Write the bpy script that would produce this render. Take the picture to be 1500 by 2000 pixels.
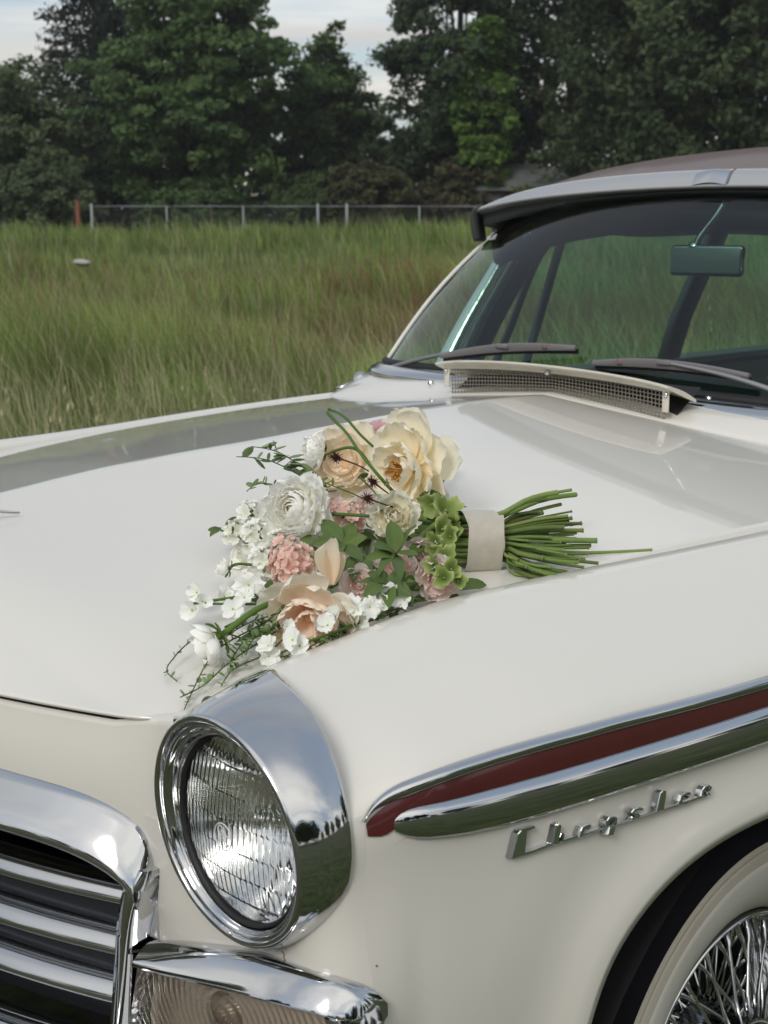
import bpy, bmesh, math, random
import numpy as np
from mathutils import Matrix, Vector

# ------------------------------------------------------------------ clear
for o in list(bpy.data.objects):
    bpy.data.objects.remove(o, do_unlink=True)
scene = bpy.context.scene
COL = scene.collection
R = math.radians
random.seed(7)
RNG = np.random.default_rng(11)

# ------------------------------------------------------------------ camera
F_PX = 2800.0                       # focal length in pixels of the 1500x2000 photograph
CAM = np.array([1.819, -0.774, 1.443])
YAW, PITCH = R(47.15), math.atan(575 / F_PX)
FW = np.array([-math.sin(YAW) * math.cos(PITCH), math.cos(YAW) * math.cos(PITCH), -math.sin(PITCH)])
RT = np.array([math.cos(YAW), math.sin(YAW), 0.0])
UP = np.cross(RT, FW)
cd = bpy.data.cameras.new('camera')
cd.sensor_fit = 'VERTICAL'
cd.sensor_height = 36.0
cd.lens = F_PX / 2000.0 * 36.0
cd.clip_start, cd.clip_end = 0.05, 3000.0
cd.dof.use_dof = True
cd.dof.focus_distance = 1.70
cd.dof.aperture_fstop = 12.5
cam = bpy.data.objects.new('camera', cd)
COL.objects.link(cam)
cam.matrix_world = Matrix(((RT[0], UP[0], -FW[0], CAM[0]), (RT[1], UP[1], -FW[1], CAM[1]),
                           (RT[2], UP[2], -FW[2], CAM[2]), (0, 0, 0, 1)))
scene.camera = cam

# ------------------------------------------------------------------ sky, sun, exposure
SUN_EL, SUN_AZ = R(36), math.atan2(-1.0, 0.38)    # azimuth of the sun as an angle from +X
w = bpy.data.worlds.new('World')
scene.world = w
w.use_nodes = True
nt = w.node_tree
nt.nodes.clear()
N = lambda t, **k: _node(nt, t, **k)
def _node(tree, t, **k):
    n = tree.nodes.new(t)
    for a, b in k.items():
        setattr(n, a, b)
    return n
def mth(tree, op, a, b=None, c=None, clamp=False):
    n = tree.nodes.new('ShaderNodeMath'); n.operation = op; n.use_clamp = clamp
    for i, v in enumerate((a, b, c)):
        if v is None: continue
        if isinstance(v, (int, float)): n.inputs[i].default_value = v
        else: tree.links.new(v, n.inputs[i])
    return n.outputs[0]
def mixc(tree, fac, a, b, mode='MIX'):
    n = tree.nodes.new('ShaderNodeMix'); n.data_type = 'RGBA'; n.blend_type = mode
    for i, v in ((0, fac), (6, a), (7, b)):
        if isinstance(v, (int, float)): n.inputs[i].default_value = v
        elif isinstance(v, (tuple, list)): n.inputs[i].default_value = tuple(v) + (1,) * (4 - len(v))
        else: tree.links.new(v, n.inputs[i])
    return n.outputs[2]
def ramp(tree, fac, stops, interp='LINEAR'):
    n = tree.nodes.new('ShaderNodeValToRGB'); n.color_ramp.interpolation = interp
    cr = n.color_ramp
    while len(cr.elements) < len(stops): cr.elements.new(0.5)
    for e, (p, c) in zip(cr.elements, stops):
        e.position = p
        e.color = (c, c, c, 1) if isinstance(c, (int, float)) else tuple(c) + (1,) * (4 - len(c))
    tree.links.new(fac, n.inputs[0])
    return n.outputs[0]
tc = N('ShaderNodeTexCoord')
sep = N('ShaderNodeSeparateXYZ'); nt.links.new(tc.outputs['Generated'], sep.inputs[0])
z = mth(nt, 'MAXIMUM', sep.outputs[2], 0.0)
den = mth(nt, 'ADD', z, 0.10)
px = mth(nt, 'DIVIDE', sep.outputs[0], den); py = mth(nt, 'DIVIDE', sep.outputs[1], den)
# stretch the cloud deck across the line of sight so that it lies in long bands
ca, sa = math.cos(YAW), math.sin(YAW)
ua = mth(nt, 'ADD', mth(nt, 'MULTIPLY', px, ca), mth(nt, 'MULTIPLY', py, sa))
va = mth(nt, 'SUBTRACT', mth(nt, 'MULTIPLY', py, ca), mth(nt, 'MULTIPLY', px, sa))
cb = N('ShaderNodeCombineXYZ')
nt.links.new(mth(nt, 'MULTIPLY', ua, 0.45), cb.inputs[0]); nt.links.new(va, cb.inputs[1])
n1 = N('ShaderNodeTexNoise'); n1.inputs['Scale'].default_value = 0.85; n1.inputs['Detail'].default_value = 7; n1.inputs['Roughness'].default_value = 0.55; n1.inputs['Distortion'].default_value = 0.5
nt.links.new(cb.outputs[0], n1.inputs['Vector'])
n2 = N('ShaderNodeTexNoise'); n2.inputs['Scale'].default_value = 0.45; n2.inputs['Detail'].default_value = 5
nt.links.new(cb.outputs[0], n2.inputs['Vector'])
sky = N('ShaderNodeTexSky'); sky.sky_type = 'NISHITA'; sky.sun_disc = False
sky.sun_elevation = SUN_EL; sky.sun_rotation = math.pi / 2 - SUN_AZ
sky.air_density = 1.2; sky.dust_density = 2.0
SKYS = 0.10
cover = ramp(nt, n1.outputs[0], [(0.40, 0.0), (0.56, 1.0)])
cloudv = ramp(nt, n2.outputs[0], [(0.36, (3.3, 3.55, 4.0)), (0.50, (5.6, 5.75, 5.95)), (0.64, (11.0, 10.8, 10.2))])
low = ramp(nt, z, [(0.0, (9.5, 8.6, 6.8)), (0.09, (9.5, 9.0, 7.6)), (0.20, (8.5, 8.7, 8.8))])
lowf = ramp(nt, z, [(0.05, 0.55), (0.22, 0.0)])
blue = mixc(nt, 0.45, sky.outputs[0], (6.4, 7.4, 8.6))
cl = mixc(nt, lowf, cloudv, low)
skyc = mixc(nt, cover, blue, cl)
bg = N('ShaderNodeBackground'); bg.inputs[1].default_value = SKYS
nt.links.new(skyc, bg.inputs[0])
wo = N('ShaderNodeOutputWorld'); nt.links.new(bg.outputs[0], wo.inputs[0])

sd = bpy.data.lights.new('sun', 'SUN'); sd.energy = 1.3; sd.angle = R(18); sd.color = (1.0, 0.98, 0.95)
sun = bpy.data.objects.new('sun', sd); COL.objects.link(sun)
sdir = Vector((math.cos(SUN_EL) * math.cos(SUN_AZ), math.cos(SUN_EL) * math.sin(SUN_AZ), math.sin(SUN_EL)))
sun.rotation_euler = sdir.to_track_quat('Z', 'Y').to_euler()
sun.location = (0, 0, 30)

vs = scene.view_settings
vs.view_transform = 'Standard'; vs.look = 'None'; vs.exposure = 0.10; vs.gamma = 1.0
vs.use_curve_mapping = False
scene.cycles.max_bounces = 16; scene.cycles.diffuse_bounces = 9; scene.cycles.transmission_bounces = 10; scene.cycles.transparent_max_bounces = 14
scene.cycles.use_denoising = True
scene.cycles.caustics_reflective = False; scene.cycles.caustics_refractive = False

# ------------------------------------------------------------------ helpers
GZ = -0.06                                        # level of the ground under the wheels
def spl(xk, yk):
    """natural cubic spline through (xk, yk), straight beyond the ends"""
    x = np.array(xk, float); y = np.array(yk, float); n = len(x); h = np.diff(x)
    A = np.zeros((n, n)); b = np.zeros((n,) + y.shape[1:])
    A[0, 0] = A[-1, -1] = 1
    for i in range(1, n - 1):
        A[i, i - 1], A[i, i], A[i, i + 1] = h[i - 1], 2 * (h[i - 1] + h[i]), h[i]
        b[i] = 6 * ((y[i + 1] - y[i]) / h[i] - (y[i] - y[i - 1]) / h[i - 1])
    m = np.linalg.solve(A, b)
    def f(q):
        q = np.asarray(q, float); qc = np.clip(q, x[0], x[-1])
        i = np.clip(np.searchsorted(x, qc) - 1, 0, n - 2)
        ex = lambda a: a.reshape(a.shape + (1,) * (y.ndim - 1)) if y.ndim > 1 else a
        t1 = ex(x[i + 1] - qc); t0 = ex(qc - x[i]); hh = ex(h[i])
        v = m[i] * t1 ** 3 / (6 * hh) + m[i + 1] * t0 ** 3 / (6 * hh) + (y[i] / hh - m[i] * hh / 6) * t1 + (y[i + 1] / hh - m[i + 1] * hh / 6) * t0
        s0 = (y[1] - y[0]) / h[0] - h[0] * m[1] / 6
        s1 = (y[-1] - y[-2]) / h[-1] + h[-1] * m[-2] / 6
        v = v + ex(np.minimum(q - x[0], 0)) * s0 + ex(np.maximum(q - x[-1], 0)) * s1
        return v
    return f
def curve_pts(pts, n, closed=False):
    """smooth resampled polyline through 3D points"""
    p = np.array(pts, float)
    if closed:
        k = 3; p = np.vstack([p[-k:], p, p[:k]])
    d = np.r_[0, np.cumsum(np.linalg.norm(np.diff(p, axis=0), axis=1))]
    f = spl(d, p)
    if closed:
        return f(np.linspace(d[k], d[-k], n, endpoint=False))
    return f(np.linspace(0, d[-1], n))
def mesh(name, verts, faces, smooth=True):
    me = bpy.data.meshes.new(name)
    me.from_pydata([tuple(v) for v in np.asarray(verts, float).tolist()], [], [tuple(f) for f in faces])
    if smooth:
        me.polygons.foreach_set('use_smooth', [True] * len(me.polygons))
    me.update()
    return me
def fix_normals(me):
    bm = bmesh.new(); bm.from_mesh(me)
    bmesh.ops.recalc_face_normals(bm, faces=bm.faces)
    bm.to_mesh(me); bm.free()
    return me
def grid_faces(n, m, wrap_i=False, wrap_j=False, off=0):
    fs = []
    for i in range(n if wrap_i else n - 1):
        for j in range(m if wrap_j else m - 1):
            a, b = i, (i + 1) % n; c, d = j, (j + 1) % m
            fs.append((off + a * m + c, off + b * m + c, off + b * m + d, off + a * m + d))
    return fs
def grid(name, P, wrap_i=False, wrap_j=False):
    P = np.asarray(P, float); n, m = P.shape[:2]
    return mesh(name, P.reshape(-1, 3), grid_faces(n, m, wrap_i, wrap_j))
def join(*parts):
    """(verts, faces) pairs -> one"""
    V, Fc, o = [], [], 0
    for v, f in parts:
        v = np.asarray(v, float).reshape(-1, 3)
        V.append(v); Fc += [tuple(i + o for i in q) for q in f]; o += len(v)
    return np.vstack(V), Fc
def G(P, wi=False, wj=False):
    P = np.asarray(P, float)
    return P.reshape(-1, 3), grid_faces(P.shape[0], P.shape[1], wi, wj)
def frames(path):
    path = np.asarray(path, float)
    t = np.gradient(path, axis=0); t /= np.linalg.norm(t, axis=1)[:, None] + 1e-12
    a = np.array([0, 0, 1.0]) if abs(t[0, 2]) < 0.9 else np.array([1.0, 0, 0])
    us = []
    u = np.cross(t[0], a); u /= np.linalg.norm(u)
    for k in range(len(path)):
        u = u - t[k] * (u @ t[k]); u /= np.linalg.norm(u) + 1e-12
        us.append(u.copy())
    us = np.array(us)
    return t, us, np.cross(t, us)
def tube(path, r, seg=8, cap=True):
    path = np.asarray(path, float); n = len(path)
    r = np.broadcast_to(np.asarray(r, float), (n,))
    t, u, v = frames(path)
    a = np.linspace(0, 2 * np.pi, seg, endpoint=False)
    P = path[:, None] + r[:, None, None] * (np.cos(a)[None, :, None] * u[:, None] + np.sin(a)[None, :, None] * v[:, None])
    V, Fc = G(P, False, True)
    if cap:
        Fc = Fc + [tuple(range(seg))[::-1], tuple((n - 1) * seg + k for k in range(seg))]
    return V, Fc
def sweep(path, prof, A, B, sa=1.0, sb=1.0, closed=True, caps=True):
    """profile (a,b) swept along path with axes A (for a) and B (for b)"""
    path = np.asarray(path, float); prof = np.asarray(prof, float); n = len(path); m = len(prof)
    A = np.broadcast_to(np.asarray(A, float), (n, 3)); B = np.broadcast_to(np.asarray(B, float), (n, 3))
    sa = np.broadcast_to(np.asarray(sa, float), (n,)); sb = np.broadcast_to(np.asarray(sb, float), (n,))
    P = path[:, None] + (prof[None, :, 0] * sa[:, None])[..., None] * A[:, None] + (prof[None, :, 1] * sb[:, None])[..., None] * B[:, None]
    V, Fc = G(P, False, closed)
    if caps and closed:
        Fc = Fc + [tuple(range(m))[::-1], tuple((n - 1) * m + k for k in range(m))]
    return V, Fc
def lathe(prof, n=64, axis='Y', center=(0, 0, 0), a0=0, a1=2 * math.pi):
    """prof: (r, h) pairs turned round an axis through center"""
    prof = np.asarray(prof, float)
    full = abs(a1 - a0 - 2 * math.pi) < 1e-6
    a = np.linspace(a0, a1, n, endpoint=not full)
    r = prof[:, 0][:, None]; h = np.broadcast_to(prof[:, 1][:, None], (len(prof), n))
    c, s = r * np.cos(a), r * np.sin(a)
    P = {'Y': np.stack([c, h, s], -1), 'X': np.stack([h, c, s], -1), 'Z': np.stack([c, s, h], -1)}[axis] + np.asarray(center, float)
    return G(P, False, full)
def box(c, s, bevel=0.0):
    c = np.asarray(c, float); s = np.asarray(s, float) / 2
    if bevel <= 0:
        v = np.array([(x, y, z) for x in (-1, 1) for y in (-1, 1) for z in (-1, 1)]) * s + c
        return v, [(0, 1, 3, 2), (4, 6, 7, 5), (0, 4, 5, 1), (2, 3, 7, 6), (0, 2, 6, 4), (1, 5, 7, 3)]
    bm = bmesh.new(); bmesh.ops.create_cube(bm, size=2.0)
    for v in bm.verts: v.co = Vector((v.co.x * s[0], v.co.y * s[1], v.co.z * s[2]))
    bmesh.ops.bevel(bm, geom=list(bm.edges), offset=bevel, segments=2, affect='EDGES', profile=0.5)
    v = np.array([q.co[:] for q in bm.verts]) + c; bm.verts.index_update()
    f = [tuple(q.index for q in fa.verts) for fa in bm.faces]
    bm.free()
    return v, f
def prism(poly2, z0, z1, M=None):
    """extruded polygon; returns verts in local (x, y, z)"""
    n = len(poly2)
    v = [(x, y, z0) for x, y in poly2] + [(x, y, z1) for x, y in poly2]
    f = [tuple(range(n))[::-1], tuple(range(n, 2 * n))] + [(i, (i + 1) % n, n + (i + 1) % n, n + i) for i in range(n)]
    v = np.array(v, float)
    if M is not None: v = v @ np.asarray(M)[:3, :3].T + np.asarray(M)[:3, 3]
    return v, f
def empty(name, loc=(0, 0, 0), label=None, cat=None, group=None):
    o = bpy.data.objects.new(name, None); COL.objects.link(o); o.location = loc
    o.empty_display_size = 0.1
    return tag(o, label, cat, group)
def tag(o, label=None, cat=None, group=None, kind=None):
    if label: o['label'] = label
    if cat: o['category'] = cat
    if group: o['group'] = group
    if kind: o['kind'] = kind
    return o
def world_loc(o):
    v = Vector((0, 0, 0))
    while o is not None:
        v += o.location; o = o.parent
    return v
def part(name, geo, mat, parent=None, label=None, smooth=True, kind=None, fix=False, sharp=None):
    """geo in world coordinates; the parents are only moved, never turned"""
    me = geo if isinstance(geo, bpy.types.Mesh) else mesh(name, geo[0], geo[1], smooth)
    if fix: fix_normals(me)
    if sharp is not None:
        try: me.set_sharp_from_angle(angle=R(sharp))
        except Exception: pass
    o = bpy.data.objects.new(name, me); COL.objects.link(o)
    if not me.materials: me.materials.append(mat)
    if parent is not None:
        o.parent = parent
        o.matrix_parent_inverse = Matrix.Translation(-world_loc0(parent))
    if label: o['label'] = label
    if kind: o['kind'] = kind
    return o
def world_loc0(o):
    """world position of a parent's origin (parts sit at the car's origin with an inverse, so only the top Empty counts)"""
    v = Vector((0, 0, 0))
    if o.parent is None: return Vector(o.location)
    return v

# ------------------------------------------------------------------ materials
def mat(name, base=(0.5, 0.5, 0.5), rough=0.5, metal=0.0, coat=0.0, coat_rough=0.03, spec=0.5, sss=0.0, bump=None, vary=None, emit=None):
    m = bpy.data.materials.new(name); m.use_nodes = True
    t = m.node_tree; b = t.nodes['Principled BSDF']
    b.inputs['Base Color'].default_value = tuple(base) + (1,)
    b.inputs['Roughness'].default_value = rough; b.inputs['Metallic'].default_value = metal
    b.inputs['Coat Weight'].default_value = coat; b.inputs['Coat Roughness'].default_value = coat_rough
    b.inputs['Specular IOR Level'].default_value = spec
    if sss: b.inputs['Subsurface Weight'].default_value = sss; b.inputs['Subsurface Radius'].default_value = (0.01, 0.008, 0.006); b.inputs['Subsurface Scale'].default_value = 0.6
    tcn = None
    def obco():
        nonlocal tcn
        if tcn is None: tcn = t.nodes.new('ShaderNodeTexCoord')
        return tcn.outputs['Object']
    if vary:
        sc, amt, c2 = vary
        n = t.nodes.new('ShaderNodeTexNoise'); n.inputs['Scale'].default_value = sc; n.inputs['Detail'].default_value = 6
        t.links.new(obco(), n.inputs['Vector'])
        f = ramp(t, n.outputs[0], [(0.35, 0.0), (0.68, amt)])
        t.links.new(mixc(t, f, tuple(base), tuple(c2)), b.inputs['Base Color'])
    if bump:
        sc, st = bump
        n = t.nodes.new('ShaderNodeTexNoise'); n.inputs['Scale'].default_value = sc; n.inputs['Detail'].default_value = 4
        t.links.new(obco(), n.inputs['Vector'])
        bn = t.nodes.new('ShaderNodeBump'); bn.inputs['Strength'].default_value = st; bn.inputs['Distance'].default_value = 0.002
        t.links.new(n.outputs[0], bn.inputs['Height']); t.links.new(bn.outputs[0], b.inputs['Normal'])
    return m
M = {}
M['paint'] = mat('cream_paint', (0.725, 0.70, 0.640), 0.30, coat=1.0, coat_rough=0.03, vary=(2.2, 0.25, (0.70, 0.672, 0.608)), bump=(7.0, 0.03))
M['chrome'] = mat('chrome', (0.60, 0.608, 0.62), 0.06, metal=1.0, bump=(9.0, 0.02))
M['chrome_worn'] = mat('worn_chrome', (0.56, 0.565, 0.575), 0.12, metal=1.0, bump=(30.0, 0.05))
M['steel'] = mat('stainless', (0.62, 0.63, 0.64), 0.16, metal=1.0)
M['maroon'] = mat('maroon_paint', (0.080, 0.012, 0.014), 0.3, coat=0.8, vary=(6, 0.5, (0.105, 0.018, 0.014)))
M['roof_paint'] = mat('brown_roof_paint', (0.10, 0.058, 0.048), 0.45, coat=0.25, coat_rough=0.1, spec=.3)
M['black'] = mat('black_rubber', (0.012, 0.012, 0.013), 0.6, bump=(60, 0.2))
M['felt'] = mat('black_sidewall', (0.007, 0.007, 0.010), 0.85, spec=.2, bump=(120, 0.3))
M['whitewall'] = mat('whitewall_rubber', (0.66, 0.645, 0.595), 0.55, vary=(5, 0.6, (0.54, 0.51, 0.44)), bump=(40, 0.1))
M['tan_wall'] = mat('stained_whitewall', (0.62, 0.575, 0.49), 0.6, vary=(8, 0.7, (0.55, 0.47, 0.37)))
M['dark'] = mat('dark_recess', (0.012, 0.012, 0.014), 0.7)
M['slat'] = mat('dark_grille_slat', (0.075, 0.08, 0.095), 0.32, metal=0.8)
M['interior'] = mat('dark_cloth', (0.02, 0.022, 0.022), 0.85)
M['headliner'] = mat('headliner', (0.03, 0.03, 0.028), 0.9)
M['trimgrey'] = mat('painted_frame', (0.055, 0.06, 0.062), 0.4)
M['wiper'] = mat('wiper_rubber', (0.17, 0.16, 0.165), 0.55)
M['wiper_arm'] = mat('wiper_arm_metal', (0.36, 0.35, 0.35), 0.4, metal=0.8)
M['ivory'] = mat('aged_ivory_paint', (0.68, 0.65, 0.57), 0.5, coat=0.3, vary=(18, 0.5, (0.5, 0.46, 0.38)))
M['wire'] = mat('galvanised_wire', (0.30, 0.28, 0.24), 0.5, metal=0.5)
M['reflector'] = mat('silvered_reflector', (0.88, 0.88, 0.88), 0.05, metal=1.0)
def glass(name, tint, refl=1.0, rough=0.0, ior=1.5):
    """thin tinted pane: what passes is tinted, what reflects follows Fresnel"""
    m = bpy.data.materials.new(name); m.use_nodes = True; t = m.node_tree; t.nodes.clear()
    tr = t.nodes.new('ShaderNodeBsdfTransparent'); tr.inputs[0].default_value = tuple(tint) + (1,)
    gl = t.nodes.new('ShaderNodeBsdfGlossy'); gl.inputs['Roughness'].default_value = rough; gl.inputs[0].default_value = (refl, refl, refl, 1)
    fr = t.nodes.new('ShaderNodeFresnel'); fr.inputs[0].default_value = ior
    mx = t.nodes.new('ShaderNodeMixShader'); o = t.nodes.new('ShaderNodeOutputMaterial')
    t.links.new(fr.outputs[0], mx.inputs[0]); t.links.new(tr.outputs[0], mx.inputs[1]); t.links.new(gl.outputs[0], mx.inputs[2])
    t.links.new(mx.outputs[0], o.inputs[0])
    return m
M['glass'] = glass('green_tinted_glass', (0.58, 0.79, 0.69), 0.9)
M['side_glass'] = glass('pale_green_side_glass', (0.70, 0.88, 0.80), 0.8)
def clear_glass(name, col=(1, 1, 1), rough=0.0, ior=1.47):
    m = bpy.data.materials.new(name); m.use_nodes = True
    b = m.node_tree.nodes['Principled BSDF']
    b.inputs['Base Color'].default_value = tuple(col) + (1,); b.inputs['Roughness'].default_value = rough
    b.inputs['Transmission Weight'].default_value = 1.0; b.inputs['IOR'].default_value = ior
    return m
M['lens'] = clear_glass('headlamp_glass', (0.97, 0.98, 0.97), 0.0)
M['parklens'] = glass('parking_lamp_glass', (0.86, 0.80, 0.74), 0.8, 0.02, 1.5)
# ================================================================== the place
FH = np.array([-math.sin(YAW), math.cos(YAW)])
def sstep(a, b, x): t = np.clip((x - a) / (b - a), 0, 1); return t * t * (3 - 2 * t)
def terrain(X, Y):
    s = (np.asarray(X) - CAM[0]) * FH[0] + (np.asarray(Y) - CAM[1]) * FH[1]
    return GZ + .84 * sstep(10, 46, s)
class VNoise:
    def __init__(self, seed, n=64): self.g = np.random.default_rng(seed).random((n, n)); self.n = n
    def __call__(self, x, y, sc=1.0):
        x = np.asarray(x) * sc; y = np.asarray(y) * sc
        i = np.floor(x).astype(int); j = np.floor(y).astype(int); u = x - i; v = y - j
        u = u * u * (3 - 2 * u); v = v * v * (3 - 2 * v); g, n = self.g, self.n
        a = g[i % n, j % n]; b = g[(i + 1) % n, j % n]; c = g[i % n, (j + 1) % n]; d = g[(i + 1) % n, (j + 1) % n]
        return (a * (1 - u) + b * u) * (1 - v) + (c * (1 - u) + d * u) * v
    def fbm(self, x, y, sc=1.0): return (self(x, y, sc) * .55 + self(x + 7, y + 3, sc * 2.1) * .3 + self(x + 1, y + 9, sc * 4.3) * .15)
VN = VNoise(3); VN2 = VNoise(5)
def fast_mesh(name, V, quads=None, tris=None, col=None, smooth=False):
    V = np.asarray(V, np.float32); me = bpy.data.meshes.new(name)
    nq = 0 if quads is None else len(quads); ntr = 0 if tris is None else len(tris)
    me.vertices.add(len(V)); me.vertices.foreach_set('co', V.ravel())
    idx = np.concatenate([x for x in ((np.asarray(quads, np.int32).ravel() if nq else None), (np.asarray(tris, np.int32).ravel() if ntr else None)) if x is not None])
    me.loops.add(len(idx)); me.loops.foreach_set('vertex_index', idx)
    st = np.concatenate([np.arange(nq) * 4, nq * 4 + np.arange(ntr) * 3]).astype(np.int32)
    me.polygons.add(nq + ntr); me.polygons.foreach_set('loop_start', st)
    try: me.polygons.foreach_set('loop_total', np.concatenate([np.full(nq, 4), np.full(ntr, 3)]).astype(np.int32))
    except Exception: pass
    if smooth: me.polygons.foreach_set('use_smooth', np.ones(nq + ntr, bool))
    me.update(calc_edges=True)
    if col is not None:
        a = me.color_attributes.new('tint', 'FLOAT_COLOR', 'POINT')
        c = np.ones((len(V), 4), np.float32); c[:, :3] = col; a.data.foreach_set('color', c.ravel())
    return me
def leaf_material(name, trans=0.35, rough=0.55):
    m = bpy.data.materials.new(name); m.use_nodes = True; t = m.node_tree; b = t.nodes['Principled BSDF']
    at = t.nodes.new('ShaderNodeAttribute'); at.attribute_name = 'tint'
    t.links.new(at.outputs['Color'], b.inputs['Base Color']); b.inputs['Roughness'].default_value = rough; b.inputs['Specular IOR Level'].default_value = .12
    tl = t.nodes.new('ShaderNodeBsdfTranslucent'); t.links.new(at.outputs['Color'], tl.inputs[0])
    mx = t.nodes.new('ShaderNodeMixShader'); mx.inputs[0].default_value = trans
    o = t.nodes['Material Output']; t.links.new(b.outputs[0], mx.inputs[1]); t.links.new(tl.outputs[0], mx.inputs[2]); t.links.new(mx.outputs[0], o.inputs[0])
    return m
M['leaf'] = leaf_material('tree_leaves', .40)
M['grass'] = leaf_material('grass_blades', .45, .6)
M['bark'] = mat('bark', (.06, .048, .038), .9, vary=(6, .7, (.035, .028, .022)), bump=(14, .8))

# ---- ground: one sheet to the horizon
gm = mat('lawn_and_soil', (.030, .050, .013), .95, vary=(1.6, .85, (.072, .082, .028)), bump=(30, .9))
def lawn_detail(m):
    t = m.node_tree; b = t.nodes['Principled BSDF']; src = b.inputs['Base Color'].links[0].from_socket
    tcn = t.nodes.new('ShaderNodeTexCoord'); mp = t.nodes.new('ShaderNodeMapping'); mp.inputs['Scale'].default_value = (9, 9, 9); t.links.new(tcn.outputs['Object'], mp.inputs[0])
    n = t.nodes.new('ShaderNodeTexNoise'); n.inputs['Scale'].default_value = 1.0; n.inputs['Detail'].default_value = 8; n.inputs['Roughness'].default_value = .75; t.links.new(mp.outputs[0], n.inputs['Vector'])
    f = ramp(t, n.outputs[0], [(.32, .25), (.60, 1.3)])
    c = mixc(t, 1.0, src, f, 'MULTIPLY')
    # worn earth close to the car
    n2 = t.nodes.new('ShaderNodeTexNoise'); n2.inputs['Scale'].default_value = .25; n2.inputs['Detail'].default_value = 5; t.links.new(tcn.outputs['Object'], n2.inputs['Vector'])
    f2 = ramp(t, n2.outputs[0], [(.52, 0.0), (.66, .8)])
    t.links.new(mixc(t, f2, c, (.085, .062, .042)), b.inputs['Base Color'])
lawn_detail(gm)
gx = np.unique(np.r_[np.linspace(-900, -120, 8), np.linspace(-120, 120, 49), np.linspace(120, 900, 8)])
P = np.array([[(x, y, float(terrain(x, y))) for y in gx] for x in gx])
tag(part('ground', G(P), gm), kind='structure')

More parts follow.
